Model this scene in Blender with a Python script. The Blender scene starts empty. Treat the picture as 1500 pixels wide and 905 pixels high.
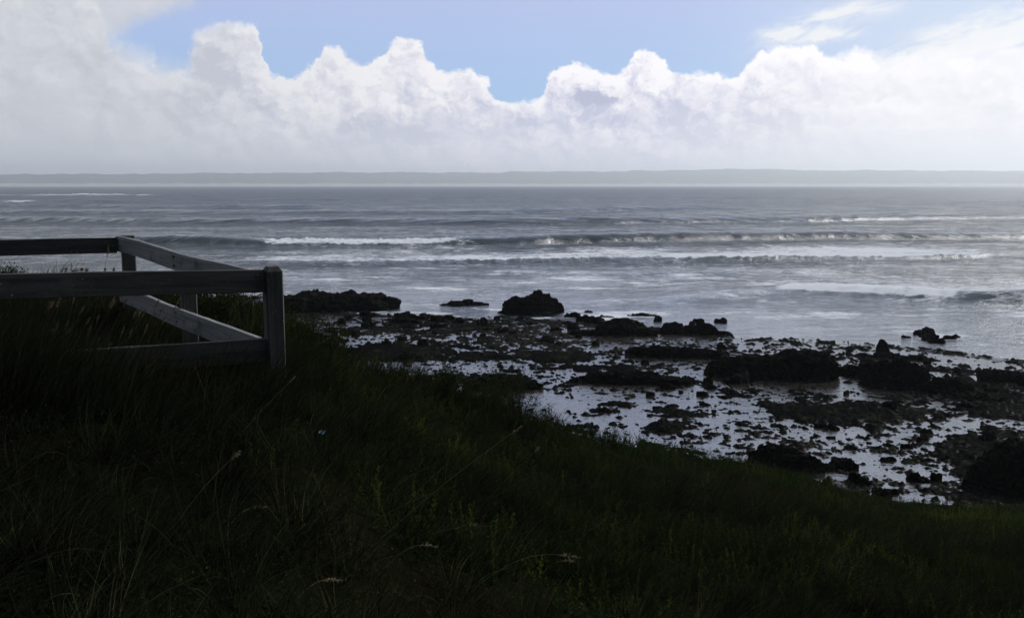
import bpy, math, random
import numpy as np
from mathutils import Vector, Matrix
random.seed(7); RNG = np.random.default_rng(11)
R = math.radians
sc = bpy.context.scene
C = sc.collection

# ------------------------------------------------------------------ camera
F = 1350.0; PITCH = math.atan(181.0 / F); EYE = 9.0
cd = bpy.data.cameras.new('camera'); cam = bpy.data.objects.new('camera', cd); C.objects.link(cam)
cd.sensor_width = 36; cd.lens = F / 1500 * 36; cd.clip_start = .05; cd.clip_end = 40000
cam.location = (0, 0, EYE); cam.rotation_euler = (R(90) - PITCH, 0, 0)
sc.camera = cam

# ------------------------------------------------------------------ light and exposure
SUN_EL, SUN_AZ = 32.0, 56.0            # azimuth measured clockwise from +Y
SUN_STRENGTH = 3.3
SKY_STRENGTH = 0.1
HAZE_DENSITY = 1.55e-4
sc.view_settings.view_transform = 'Standard'; sc.view_settings.look = 'None'
sc.view_settings.exposure = 0.0; sc.view_settings.gamma = 1.0; sc.view_settings.use_curve_mapping = False
sc.render.engine = 'CYCLES'
cy = sc.cycles
cy.max_bounces = 5; cy.diffuse_bounces = 2; cy.glossy_bounces = 3; cy.transmission_bounces = 3
cy.volume_bounces = 1; cy.transparent_max_bounces = 6; cy.use_denoising = True; cy.sample_clamp_direct = 3; cy.sample_clamp_indirect = 1
cy.caustics_reflective = False; cy.caustics_refractive = False

def pdir(px, py):
    dx = (px - 750) / F; dy = (452.5 - py) / F
    return np.array([dx, math.cos(PITCH) + dy * math.sin(PITCH), -math.sin(PITCH) + dy * math.cos(PITCH)])
def ground_pt(px, py, z=0.0):
    d = pdir(px, py); t = (z - EYE) / d[2]; return d * t + np.array([0, 0, EYE])
def pt_y(px, py, y):
    d = pdir(px, py); t = y / d[1]; return d * t + np.array([0, 0, EYE])
def az_el(px, py):
    d = pdir(px, py); return math.degrees(math.atan2(d[0], d[1])), math.degrees(math.atan2(d[2], math.hypot(d[0], d[1])))

class NT:
    """small helper that writes node trees"""
    def __init__(s, nt): s.nt = nt; nt.nodes.clear()
    def n(s, t, **kw):
        nd = s.nt.nodes.new(t)
        for k, v in kw.items(): setattr(nd, k, v)
        return nd
    def lk(s, a, b):
        s.nt.links.new(a, b)
    def put(s, sock, v):
        if hasattr(v, 'is_output'): s.lk(v, sock)
        else: sock.default_value = v
    def m(s, op, a, b=0.0, c=0.0, clamp=False):
        nd = s.n('ShaderNodeMath', operation=op, use_clamp=clamp)
        s.put(nd.inputs[0], a); s.put(nd.inputs[1], b); s.put(nd.inputs[2], c); return nd.outputs[0]
    def v(s, op, a, b=(0, 0, 0)):
        nd = s.n('ShaderNodeVectorMath', operation=op); s.put(nd.inputs[0], a)
        if op == 'SCALE': s.put(nd.inputs['Scale'], b)
        else: s.put(nd.inputs[1], b)
        return nd.outputs['Value'] if op in ('LENGTH', 'DOT_PRODUCT') else nd.outputs[0]
    def xyz(s, x, y, z=0.0):
        nd = s.n('ShaderNodeCombineXYZ'); s.put(nd.inputs[0], x); s.put(nd.inputs[1], y); s.put(nd.inputs[2], z); return nd.outputs[0]
    def sep(s, vec):
        nd = s.n('ShaderNodeSeparateXYZ'); s.lk(vec, nd.inputs[0]); return nd.outputs
    def mr(s, val, a, b, c=0.0, d=1.0, smooth=True):
        nd = s.n('ShaderNodeMapRange', interpolation_type='SMOOTHSTEP' if smooth else 'LINEAR')
        s.put(nd.inputs[0], val); s.put(nd.inputs[1], a); s.put(nd.inputs[2], b); s.put(nd.inputs[3], c); s.put(nd.inputs[4], d)
        return nd.outputs[0]
    def mix(s, fac, a, b):
        nd = s.n('ShaderNodeMix', data_type='RGBA')
        s.put(nd.inputs[0], fac); s.put(nd.inputs[6], a if hasattr(a, 'is_output') else (*a, 1)); s.put(nd.inputs[7], b if hasattr(b, 'is_output') else (*b, 1))
        return nd.outputs[2]
    def noise(s, vec, scale, detail=4, rough=.5, col=False, dist=0.0):
        nd = s.n('ShaderNodeTexNoise'); s.put(nd.inputs['Vector'], vec); nd.inputs['Scale'].default_value = scale
        nd.inputs['Detail'].default_value = detail; nd.inputs['Roughness'].default_value = rough; nd.inputs['Distortion'].default_value = dist
        return nd.outputs['Color'] if col else nd.outputs['Fac']
    def voro(s, vec, scale, detail=2, smooth=.6, rough=.5):
        nd = s.n('ShaderNodeTexVoronoi', feature='SMOOTH_F1', normalize=True); s.put(nd.inputs['Vector'], vec)
        nd.inputs['Scale'].default_value = scale; nd.inputs['Detail'].default_value = detail
        nd.inputs['Roughness'].default_value = rough; nd.inputs['Smoothness'].default_value = smooth
        return nd.outputs['Distance']

def lin(r, g, b): 
    f = lambda c: (c / 255 / 12.92) if c / 255 <= .04045 else ((c / 255 + .055) / 1.055) ** 2.4
    return (f(r), f(g), f(b))

def build_world():
    w = bpy.data.worlds.new('World'); sc.world = w; w.use_nodes = True
    w.cycles.sampling_method = 'MANUAL'; w.cycles.sample_map_resolution = 256
    t = NT(w.node_tree)
    out = t.n('ShaderNodeOutputWorld'); bg = t.n('ShaderNodeBackground'); t.lk(bg.outputs[0], out.inputs[0])
    bg.inputs[1].default_value = SKY_STRENGTH
    sky = t.n('ShaderNodeTexSky', sky_type='NISHITA'); sky.sun_disc = False
    sky.sun_elevation = R(SUN_EL); sky.sun_rotation = R(SUN_AZ)
    tc = t.n('ShaderNodeTexCoord').outputs['Generated']
    x, y, z = t.sep(tc)
    az = t.m('MULTIPLY', t.m('ARCTAN2', x, y), 57.29578)
    hyp = t.m('SQRT', t.m('ADD', t.m('MULTIPLY', x, x), t.m('MULTIPLY', y, y)))
    el = t.m('MULTIPLY', t.m('ARCTAN2', z, hyp), 57.29578)
    p = t.xyz(az, t.m('MULTIPLY', el, 1.15))
    # domain warps (degrees)
    w1 = t.v('SCALE', t.v('SUBTRACT', t.noise(p, .45, 4, .55, col=True), (.5, .5, .5)), 2.4)
    w2 = t.v('SCALE', t.v('SUBTRACT', t.noise(p, 1.7, 4, .62, col=True), (.5, .5, .5)), .86)
    pw = t.v('ADD', t.v('ADD', p, w1), w2)
    def puff(vec):
        a = t.voro(vec, .40, 4, .55, .55)
        b = t.noise(vec, .9, 5, .6)
        return t.m('ADD', t.m('MULTIPLY', a, -1.55), t.m('MULTIPLY', b, .72))
    F0 = puff(pw)
    F1 = puff(t.v('ADD', pw, (.34, .42, 0)))
    lit = t.m('SUBTRACT', F0, F1)
    # cumulus outline as elevation over azimuth
    top = [(-260, -60), (0, -60), (120, -30), (150, 30), (160, 55), (185, 72), (215, 85), (245, 98), (268, 104), (282, 70), (296, 52), (318, 36), (350, 40), (370, 38), (386, 70),
           (396, 106), (415, 112), (440, 104), (468, 80), (485, 68), (510, 82), (530, 92), (558, 82), (588, 58), (606, 58), (625, 84), (655, 104), (690, 106), (716, 124), (726, 150),
           (768, 156), (796, 136), (812, 104), (835, 94), (866, 97), (900, 107), (922, 100), (942, 76), (960, 86), (986, 106), (1015, 118), (1045, 112), (1075, 118), (1094, 98),
           (1120, 80), (1150, 68), (1186, 64), (1208, 84), (1232, 90), (1262, 78), (1300, 90), (1350, 84), (1410, 82), (1460, 76), (1520, 74), (1600, 60), (1760, 60)]
    fc = t.n('ShaderNodeFloatCurve'); A0, A1 = -35.0, 35.0
    cv = fc.mapping.curves[0]; fc.mapping.use_clip = False
    pts = []
    for px, py in top:
        a, e = az_el(px, py); X = (a - A0) / (A1 - A0)
        if 0 <= X <= 1: pts.append((X, e / 20))
    cv.points[0].location = (0, pts[0][1]); cv.points[1].location = (1, pts[-1][1])
    for q in pts: cv.points.new(*q)
    for q in cv.points: q.handle_type = 'VECTOR' if False else 'AUTO'
    fc.mapping.update()
    pe = t.v('ADD', t.v('ADD', p, t.v('SCALE', w1, .45)), w2)
    ex, ey, _ = t.sep(pe)
    t.lk(t.m('MULTIPLY_ADD', ex, 1 / (A1 - A0), -A0 / (A1 - A0), clamp=True), fc.inputs['Value'])
    T = t.m('MULTIPLY', fc.outputs[0], 20)
    h = t.m('SUBTRACT', T, t.m('DIVIDE', ey, 1.15))
    hp = t.m('ADD', h, t.m('MULTIPLY', t.m('ADD', F0, .28), 1.0))
    sft = t.m('ADD', t.mr(az, -14, -24, 0, 1.1), t.mr(az, 16, 27, 0, .8))
    aA = t.mr(hp, t.m('MULTIPLY_ADD', sft, -.8, -.05), t.m('ADD', sft, .30))
    # thin grey-white mass above the blue notch at upper left
    a1, e1 = az_el(150, 60); a2, e2 = az_el(300, -5)
    wl = t.v('ADD', p, t.v('SCALE', w1, .8)); lx, ly, _ = t.sep(t.v('ADD', wl, w2))
    line = t.m('MULTIPLY_ADD', lx, (e2 - e1) / (a2 - a1), e1 - a1 * (e2 - e1) / (a2 - a1))
    aB = t.mr(t.m('SUBTRACT', t.m('DIVIDE', ly, 1.15), line), -.5, .9)
    aB = t.m('MULTIPLY', aB, t.mr(az, -8, -18))
    # cirrus: streaks upper right
    sx = t.xyz(t.m('ADD', t.m('MULTIPLY', az, .32), t.m('MULTIPLY', el, .1)), t.m('ADD', t.m('MULTIPLY', el, 1.3), t.m('MULTIPLY', az, -.32)))
    sn = t.noise(sx, 1.0, 7, .62, dist=.6)
    def blob(px, py, rx, ry, rot=0.0, soft=1.0, warp=1.0):
        a, e = az_el(px, py); q = t.v('SUBTRACT', t.v('ADD', t.xyz(az, el), t.v('SCALE', w2, warp)), (a, e, 0))
        qx, qy, _ = t.sep(q); c_, s_ = math.cos(R(rot)), math.sin(R(rot)); k = 23.56
        u = t.m('MULTIPLY_ADD', qx, c_ * k / rx, t.m('MULTIPLY', qy, s_ * k / rx)); v = t.m('MULTIPLY_ADD', qx, -s_ * k / ry, t.m('MULTIPLY', qy, c_ * k / ry))
        d2 = t.m('ADD', t.m('MULTIPLY', u, u), t.m('MULTIPLY', v, v)); return t.m('EXPONENT', t.m('MULTIPLY', d2, -soft))
    cir = t.m('ADD', blob(1215, 30, 100, 24, 14), t.m('ADD', blob(1180, 52, 55, 9, 0), t.m('MULTIPLY', blob(1490, 50, 200, 36, 12), 1.5)))
    aC = t.mr(t.m('MULTIPLY', cir, t.m('ADD', t.m('MULTIPLY', t.m('SUBTRACT', sn, .5), 2.6), .72)), .12, 1.0)
    # colours as display radiance
    S = 1.0 / SKY_STRENGTH
    skyc = t.n('ShaderNodeMix', data_type='RGBA', blend_type='MULTIPLY'); skyc.inputs[0].default_value = 1
    t.lk(sky.outputs[0], skyc.inputs[6]); skyc.inputs[7].default_value = (1, 1, 1, 1)
    def abs_(c, k=1.0): return tuple(v * S * k for v in lin(*c))
    blue_hi, blue_lo = abs_((184, 199, 243)), abs_((154, 199, 246))
    bl = t.mix(t.mr(el, 4.0, 10.5, smooth=False), blue_lo, blue_hi)
    bl = t.mix(t.mr(az, 8, 26), bl, abs_((205, 220, 245)))
    base = t.mix(.85, skyc.outputs[2], bl)
    cst = t.m('MULTIPLY', t.mr(az, -26, -13, .45, 1), t.mr(az, 12, 24, 1, .6))
    tt = t.m('ADD', t.m('MULTIPLY', t.m('MULTIPLY', lit, 2.3), cst), .42)
    tt = t.m('ADD', tt, t.m('MULTIPLY', t.mr(hp, 1.6, 0, 0, .55), cst))
    tt = t.m('ADD', tt, t.m('MULTIPLY', t.m('SUBTRACT', t.noise(pw, .28, 3, .5), .5), 1.3))
    for (px, py, rx, ry, k) in [(300, 120, 34, 50, -.55), (610, 198, 95, 14, -.5), (560, 112, 100, 34, .3), (440, 150, 50, 45, .35), (660, 150, 50, 30, .3), (770, 178, 16, 18, -.45), (960, 110, 60, 22, .35),
                                (860, 112, 40, 14, .35), (1150, 90, 60, 22, .35), (1030, 190, 120, 26, -.3), (100, 150, 110, 60, -.2), (230, 110, 40, 24, .3), (1330, 95, 120, 18, .3), (1290, 160, 70, 12, .4), (1340, 188, 100, 5, .4), (820, 215, 150, 12, .2)]:
        tt = t.m('ADD', tt, t.m('MULTIPLY', blob(px, py, rx, ry, 0, 1, 1.4), k))
    tt = t.m('ADD', tt, 0.0, clamp=True)
    whiteness = t.mr(az, -26, 6)           # the bank at left is rain-grey, to the right it glows near the sun
    shadow = t.mix(whiteness, abs_((199, 203, 212)), abs_((197, 200, 226)))
    light = t.mix(whiteness, abs_((230, 232, 236)), abs_((255, 252, 255), 1.06))
    shadow = t.mix(t.mr(az, 6, 26), shadow, abs_((242, 243, 247)))
    cl = t.mix(tt, shadow, light)
    # horizon murk
    murk = t.mix(whiteness, abs_((208, 212, 221)), abs_((228, 229, 244)))
    murk = t.mix(t.mr(az, 4, 24), murk, abs_((238, 240, 246)))
    cl = t.mix(t.m('MULTIPLY', t.mr(t.m('ADD', el, t.m('MULTIPLY', t.noise(p, .35, 4), 3)), 7.0, 2.2), .78), cl, murk)
    c = t.mix(t.m('MULTIPLY', aC, .85), base, abs_((250, 250, 250)))
    bcol = t.mix(t.noise(pw, .5, 5), abs_((196, 200, 208)), abs_((226, 228, 234)))
    c = t.mix(t.m('MULTIPLY', aB, .92), c, bcol)
    c = t.mix(aA, c, cl)
    dk = t.mr(t.m('MULTIPLY', t.m('ADD', blob(862, 141, 34, 13, 0, 1, 1.2), t.m('MULTIPLY', blob(900, 146, 40, 7), .5)), t.m('ADD', t.noise(pw, 1.2, 4), .5)), .35, .85)
    c = t.mix(t.m('MULTIPLY', dk, .95), c, abs_((184, 188, 214)))
    mid = t.mr(t.m('ADD', el, t.m('MULTIPLY', t.noise(p, .12, 4), 8)), 14, 21)  # pale grey layer added above the view to grey the water reflections
    c = t.mix(t.m('MULTIPLY', mid, .6), c, t.mix(t.noise(p, .15, 4), abs_((176, 184, 202)), abs_((206, 211, 224))))
    # unseen sky overhead and behind the viewer, made dark to dim the foreground
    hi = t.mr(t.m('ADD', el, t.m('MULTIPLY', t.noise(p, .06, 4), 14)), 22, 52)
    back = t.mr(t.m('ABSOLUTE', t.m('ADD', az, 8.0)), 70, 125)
    dim_sky = t.m('MAXIMUM', hi, back)
    c = t.mix(dim_sky, c, t.mix(t.noise(p, .08, 5), abs_((58, 66, 78)), abs_((88, 97, 110))))
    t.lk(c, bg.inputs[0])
build_world()

sd = bpy.data.lights.new('sun', 'SUN'); sd.energy = SUN_STRENGTH; sd.angle = R(24); sd.color = (1, .97, .93)
sun = bpy.data.objects.new('sun', sd); C.objects.link(sun)
sv = Vector((math.sin(R(SUN_AZ)) * math.cos(R(SUN_EL)), math.cos(R(SUN_AZ)) * math.cos(R(SUN_EL)), math.sin(R(SUN_EL))))
sun.rotation_euler = sv.to_track_quat('Z', 'Y').to_euler()

# ------------------------------------------------------------------ noise (numpy)
def _h(ix, iy, iz):
    n = (ix.astype(np.int64) * 374761393 + iy.astype(np.int64) * 668265263 + iz.astype(np.int64) * 2147483647) & 0xffffffff
    n = ((n ^ (n >> 13)) * 1274126177) & 0xffffffff
    return ((n ^ (n >> 16)) & 0xffff) / 32767.5 - 1.0
def vn2(x, y, s=0):
    ix, iy = np.floor(x), np.floor(y); fx, fy = x - ix, y - iy
    fx = fx * fx * fx * (fx * (fx * 6 - 15) + 10); fy = fy * fy * fy * (fy * (fy * 6 - 15) + 10); z = np.full_like(ix, s)
    a = _h(ix, iy, z); b = _h(ix + 1, iy, z); c = _h(ix, iy + 1, z); d = _h(ix + 1, iy + 1, z)
    return (a + (b - a) * fx) * (1 - fy) + (c + (d - c) * fx) * fy
def fbm2(x, y, oct=4, g=.5, s=0):
    r = 0; a = 1; t = 0
    for i in range(oct):
        c_, s_ = math.cos(i * .7), math.sin(i * .7)
        r = r + a * vn2(x * c_ - y * s_, x * s_ + y * c_, s + i * 17); t += a; a *= g; x = x * 2.03 + 7.1; y = y * 2.03 - 3.7
    return r / t
def vn3(x, y, z, s=0):
    ix, iy, iz = np.floor(x), np.floor(y), np.floor(z); f = [x - ix, y - iy, z - iz]
    f = [q * q * (3 - 2 * q) for q in f]; r = 0
    for i in (0, 1):
        for j in (0, 1):
            for k in (0, 1):
                w = (f[0] if i else 1 - f[0]) * (f[1] if j else 1 - f[1]) * (f[2] if k else 1 - f[2])
                r = r + w * _h(ix + i + s * 31, iy + j, iz + k)
    return r
def fbm3(p, oct=4, g=.5, s=0, ridge=False):
    r = 0; a = 1; t = 0; q = p.copy(); RM = np.array([[.36, .48, -.8], [-.8, .6, 0], [.48, .64, .6]])
    q = q @ RM.T
    for i in range(oct):
        v = vn3(q[:, 0], q[:, 1], q[:, 2], s + i)
        if ridge: v = 1 - 2 * np.abs(v)
        r = r + a * v; t += a; a *= g; q = (q @ RM.T) * 2.07 + 5.3
    return r / t

# ------------------------------------------------------------------ mesh helpers
def mesh_np(name, v, faces, mat=None, attrs=None, smooth=False):
    """v (n,3); faces (m,k) array of equal-sized polygons"""
    me = bpy.data.meshes.new(name); v = np.asarray(v, np.float32); faces = np.asarray(faces, np.int32)
    m, k = faces.shape
    me.vertices.add(len(v)); me.vertices.foreach_set('co', v.ravel())
    me.loops.add(m * k); me.loops.foreach_set('vertex_index', faces.ravel())
    me.polygons.add(m); me.polygons.foreach_set('loop_start', np.arange(0, m * k, k, dtype=np.int32))
    me.update(calc_edges=True)
    me.polygons.foreach_set('use_smooth', np.full(m, smooth))
    for an, av in (attrs or {}).items():
        a = me.attributes.new(an, 'FLOAT', 'POINT'); a.data.foreach_set('value', np.asarray(av, np.float32).ravel())
    if mat: me.materials.append(mat)
    me.validate() if False else None
    return me
def link(name, me, parent=None, loc=None):
    o = bpy.data.objects.new(name, me); C.objects.link(o)
    if parent: o.parent = parent
    if loc is not None: o.location = loc
    return o
def tag(o, label=None, cat=None, group=None, kind=None):
    if label: o['label'] = label
    if cat: o['category'] = cat
    if group: o['group'] = group
    if kind: o['kind'] = kind
    return o
def grid_faces(nr, nc, wrap=False):
    i = np.arange(nr - 1)[:, None] * nc; j = np.arange(nc - (0 if wrap else 1))[None, :]; j2 = (j + 1) % nc
    return np.stack([i + j, i + j2, i + nc + j2, i + nc + j], -1).reshape(-1, 4)

# ------------------------------------------------------------------ materials
def new_mat(name):
    m = bpy.data.materials.new(name); m.use_nodes = True; t = NT(m.node_tree)
    out = t.n('ShaderNodeOutputMaterial'); b = t.n('ShaderNodeBsdfPrincipled'); t.lk(b.outputs[0], out.inputs[0])
    return m, t, b, out
def bump(t, b, h, strength=.5, dist=.05):
    nd = t.n('ShaderNodeBump'); nd.inputs['Strength'].default_value = strength; t.put(nd.inputs['Distance'], dist); t.lk(h, nd.inputs['Height']); t.lk(nd.outputs[0], b.inputs['Normal']); return nd
def attr(t, name):
    return t.n('ShaderNodeAttribute', attribute_name=name).outputs['Fac']

def mat_sea():
    m, t, b, out = new_mat('sea_water'); t.nt.nodes.remove(b)
    geo = t.n('ShaderNodeNewGeometry'); pos = geo.outputs['Position']
    chop, foam = attr(t, 'chop'), attr(t, 'foam')
    x, y, z = t.sep(pos)
    dist = t.m('SQRT', t.m('ADD', t.m('MULTIPLY', x, x), t.m('MULTIPLY', y, y)))
    st = t.xyz(t.m('MULTIPLY', x, .75), y, z)
    n1 = t.noise(st, .7, 5, .7); n3 = t.noise(st, .09, 9, .74)
    n4 = t.noise(t.xyz(t.m('MULTIPLY', x, .6), y, z), .022, 7, .72)
    hs = t.m('ADD', t.m('MULTIPLY', n1, .6), t.m('MULTIPLY', n3, 2.6))
    hs = t.m('MULTIPLY', t.m('ADD', hs, t.m('MULTIPLY', t.m('MULTIPLY', n4, 6.0), t.mr(dist, 60, 300))), chop)
    fn = t.noise(t.xyz(t.m('MULTIPLY', x, .45), y, z), 2.2, 6, .7); fn2 = t.noise(st, .5, 4, .6)
    fm = t.mr(t.m('ADD', foam, t.m('MULTIPLY', t.m('SUBTRACT', t.m('ADD', t.m('MULTIPLY', fn, .6), t.m('MULTIPLY', fn2, .4)), .5), 2.3)), .36, .90)
    fm = t.m('MULTIPLY', fm, t.mr(foam, .0, .12))
    bp = t.n('ShaderNodeBump'); bp.inputs['Strength'].default_value = 1; bp.inputs['Distance'].default_value = 1; t.lk(hs, bp.inputs['Height'])
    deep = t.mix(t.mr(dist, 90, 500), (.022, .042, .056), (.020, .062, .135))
    base = t.mix(t.mr(n3, .4, .65), deep, (.030, .044, .048))
    base = t.mix(t.mr(chop, .085, .065), base, (.045, .040, .036))
    df = t.n('ShaderNodeBsdfDiffuse'); t.lk(base, df.inputs[0]); t.lk(bp.outputs[0], df.inputs['Normal'])
    gl = t.n('ShaderNodeBsdfGlossy'); t.lk(bp.outputs[0], gl.inputs['Normal']); t.lk(t.m('ADD', t.m('MULTIPLY', t.mr(dist, 55, 900), .26), .08), gl.inputs['Roughness'])
    fr = t.n('ShaderNodeFresnel'); fr.inputs[0].default_value = 1.33; t.lk(bp.outputs[0], fr.inputs['Normal'])
    cap = t.mr(dist, 50, 110, 1.0, .64, smooth=False); cap = t.m('MULTIPLY', cap, t.mr(dist, 110, 500, 1.0, .56, smooth=False))
    cap = t.m('MULTIPLY', cap, t.mr(t.m('ADD', n3, t.m('MULTIPLY', t.m('SUBTRACT', n1, .5), .6)), .42, .58, .80, 1.22))
    fac = t.m('MINIMUM', t.m('MULTIPLY', fr.outputs[0], t.mr(chop, .065, .12, .52, .92, smooth=False)), cap)
    wm = t.n('ShaderNodeMixShader'); t.lk(fac, wm.inputs[0]); t.lk(df.outputs[0], wm.inputs[1]); t.lk(gl.outputs[0], wm.inputs[2])
    # foam scatters light in every direction, so its shading normal leans to the sky
    fo = t.n('ShaderNodeBsdfDiffuse'); fo.inputs[0].default_value = (.80, .84, .92, 1)
    t.lk(t.v('NORMALIZE', t.v('ADD', t.v('SCALE', bp.outputs[0], .3), (0, 0, 1))), fo.inputs['Normal'])
    mx = t.n('ShaderNodeMixShader'); t.lk(fm, mx.inputs[0]); t.lk(wm.outputs[0], mx.inputs[1]); t.lk(fo.outputs[0], mx.inputs[2])
    t.lk(mx.outputs[0], out.inputs[0])
    return m
def mat_reef():
    m, t, b, out = new_mat('reef_rock')
    pos = t.n('ShaderNodeNewGeometry').outputs['Position']
    x, y, z = t.sep(pos)
    n = t.noise(pos, .5, 5, .6); n2 = t.noise(pos, 6, 5, .65)
    col = t.mix(t.mr(n, .35, .7), (.003, .004, .004), (.008, .009, .007))
    col = t.mix(t.mr(t.noise(pos, .9, 3), .58, .72), col, (.020, .026, .012))
    sand = t.m('MULTIPLY', attr(t, 'sand'), t.mr(n2, .35, .6))
    col = t.mix(t.m('MULTIPLY', sand, .6), col, (.045, .040, .034))
    t.lk(col, b.inputs['Base Color'])
    t.nt.nodes.remove(b); df = t.n('ShaderNodeBsdfDiffuse'); t.lk(col, df.inputs[0]); gl = t.n('ShaderNodeBsdfGlossy'); gl.inputs['Roughness'].default_value = .32
    bp = t.n('ShaderNodeBump'); bp.inputs['Strength'].default_value = .8; bp.inputs['Distance'].default_value = .06; t.lk(n2, bp.inputs['Height'])
    t.lk(bp.outputs[0], df.inputs['Normal']); t.lk(bp.outputs[0], gl.inputs['Normal'])
    mx = t.n('ShaderNodeMixShader'); t.lk(t.m('MULTIPLY', t.mr(n2, .45, .7, .0, .035), t.m('ADD', t.m('MULTIPLY', attr(t, 'sand'), .9), .35)), mx.inputs[0]); t.lk(df.outputs[0], mx.inputs[1]); t.lk(gl.outputs[0], mx.inputs[2]); t.lk(mx.outputs[0], out.inputs[0])
    return m
def mat_rock(name, dark=.006, warm=.011):
    m, t, b, out = new_mat(name)
    pos = t.n('ShaderNodeNewGeometry').outputs['Position']
    n = t.noise(pos, 1.3, 6, .62); n2 = t.noise(pos, 9, 5, .6)
    col = t.mix(t.mr(n, .35, .7), (dark, dark, dark), (warm * 1.1, warm, warm * .85))
    col = t.mix(t.mr(t.noise(pos, 3, 4), .6, .75), col, (.010, .013, .007))
    t.nt.nodes.remove(b); df = t.n('ShaderNodeBsdfDiffuse'); t.lk(col, df.inputs[0]); gl = t.n('ShaderNodeBsdfGlossy'); gl.inputs['Roughness'].default_value = .4
    bp = t.n('ShaderNodeBump'); bp.inputs['Strength'].default_value = .9; bp.inputs['Distance'].default_value = .12; t.lk(t.m('ADD', n2, n), bp.inputs['Height'])
    t.lk(bp.outputs[0], df.inputs['Normal']); t.lk(bp.outputs[0], gl.inputs['Normal'])
    mx = t.n('ShaderNodeMixShader'); t.lk(t.mr(n2, .5, .7, .0, .02), mx.inputs[0]); t.lk(df.outputs[0], mx.inputs[1]); t.lk(gl.outputs[0], mx.inputs[2]); t.lk(mx.outputs[0], out.inputs[0])
    return m
def mat_soil():
    m, t, b, out = new_mat('slope_soil')
    pos = t.n('ShaderNodeNewGeometry').outputs['Position']
    n = t.noise(pos, 1.1, 6, .6); n2 = t.noise(pos, 14, 5, .6)
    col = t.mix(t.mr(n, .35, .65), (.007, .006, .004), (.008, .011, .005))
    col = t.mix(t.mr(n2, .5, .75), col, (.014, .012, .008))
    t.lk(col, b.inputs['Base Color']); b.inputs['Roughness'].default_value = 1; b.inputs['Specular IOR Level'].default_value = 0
    bump(t, b, t.m('ADD', n2, n), .9, .06)
    return m
def mat_leaf(name, dark, light, yellow=None, trans=.25):
    m, t, b, out = new_mat(name)
    pos = t.n('ShaderNodeNewGeometry').outputs['Position']
    tint = attr(t, 'tint'); n = t.noise(pos, .8, 4, .6)
    col = t.mix(tint, dark, light)
    if yellow: col = t.mix(t.m('MULTIPLY', t.mr(n, .46, .66), t.mr(tint, .3, .9)), col, yellow)
    t.nt.nodes.remove(b); b = t.n('ShaderNodeBsdfDiffuse'); t.lk(col, b.inputs[0])
    tr = t.n('ShaderNodeBsdfTranslucent'); t.lk(col, tr.inputs[0])
    mx = t.n('ShaderNodeMixShader'); mx.inputs[0].default_value = trans
    t.lk(b.outputs[0], mx.inputs[1]); t.lk(tr.outputs[0], mx.inputs[2]); t.lk(mx.outputs[0], out.inputs[0])
    return m
def mat_wood(name, c1, c2):
    m, t, b, out = new_mat(name)
    oc = t.n('ShaderNodeTexCoord').outputs['Object']; x, y, z = t.sep(oc)
    g = t.xyz(t.m('MULTIPLY', x, 1.6), t.m('MULTIPLY', y, 34), t.m('MULTIPLY', z, 34))
    n = t.noise(g, 1.0, 5, .65, dist=.5); n2 = t.noise(oc, 5, 5, .6); n3 = t.noise(oc, 60, 3)
    col = t.mix(t.mr(n, .3, .7), c1, c2)
    col = t.mix(t.mr(n2, .55, .75), col, (.10, .105, .085))                       # algae stains
    col = t.mix(t.mr(n3, .68, .74), col, (.42, .42, .38))                        # lichen specks
    k = t.n('ShaderNodeTexVoronoi'); t.lk(t.xyz(t.m('MULTIPLY', x, .6), y, z), k.inputs['Vector']); k.inputs['Scale'].default_value = 6
    col = t.mix(t.mr(k.outputs['Distance'], .05, .03), col, (.03, .026, .022))   # small knots
    t.lk(col, b.inputs['Base Color']); b.inputs['Roughness'].default_value = .8; b.inputs['Specular IOR Level'].default_value = .2
    bump(t, b, t.m('ADD', n, t.m('MULTIPLY', n3, .4)), .6, .006)
    return m
def mat_plain(name, col, rough=.7, nscale=12, var=.35):
    m, t, b, out = new_mat(name)
    oc = t.n('ShaderNodeTexCoord').outputs['Object']; n = t.noise(oc, nscale, 4)
    t.lk(t.mix(t.mr(n, .3, .7), tuple(c * (1 - var) for c in col), tuple(c * (1 + var) for c in col)), b.inputs['Base Color']); b.inputs['Roughness'].default_value = rough
    b.inputs['Specular IOR Level'].default_value = .2
    return m
def mat_hills():
    m, t, b, out = new_mat('far_hills')
    pos = t.n('ShaderNodeNewGeometry').outputs['Position']
    n = t.noise(pos, .002, 5); n2 = t.noise(pos, .012, 4)
    col = t.mix(t.mr(n, .4, .6), (.035, .05, .03), (.08, .085, .05)); col = t.mix(t.mr(n2, .55, .7), col, (.03, .04, .025))
    t.lk(col, b.inputs['Base Color']); b.inputs['Roughness'].default_value = 1
    return m
M_sea, M_reef, M_soil = mat_sea(), mat_reef(), mat_soil()
M_rock = mat_rock('dark_basalt'); M_rock2 = mat_rock('weedy_basalt', .006, .014)
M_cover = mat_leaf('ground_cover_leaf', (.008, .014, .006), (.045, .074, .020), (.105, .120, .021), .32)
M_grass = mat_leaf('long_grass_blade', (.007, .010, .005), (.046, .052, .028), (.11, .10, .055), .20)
M_shrub = mat_leaf('shrub_leaf', (.010, .017, .007), (.046, .072, .022), (.09, .11, .022), .30)
M_dry = mat_leaf('dry_stalk', (.15, .125, .085), (.27, .23, .15), None, .25)
M_woodd = mat_wood('weathered_wood_dark', (.042, .046, .044), (.100, .104, .098))
M_wood = mat_wood('weathered_wood_grey', (.16, .175, .18), (.30, .32, .32))
M_bolt = mat_plain('rusty_bolt', (.12, .07, .045), .6, 80); M_hill = mat_hills(); M_stem = mat_plain('woody_stem', (.03, .022, .015), .9)
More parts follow.
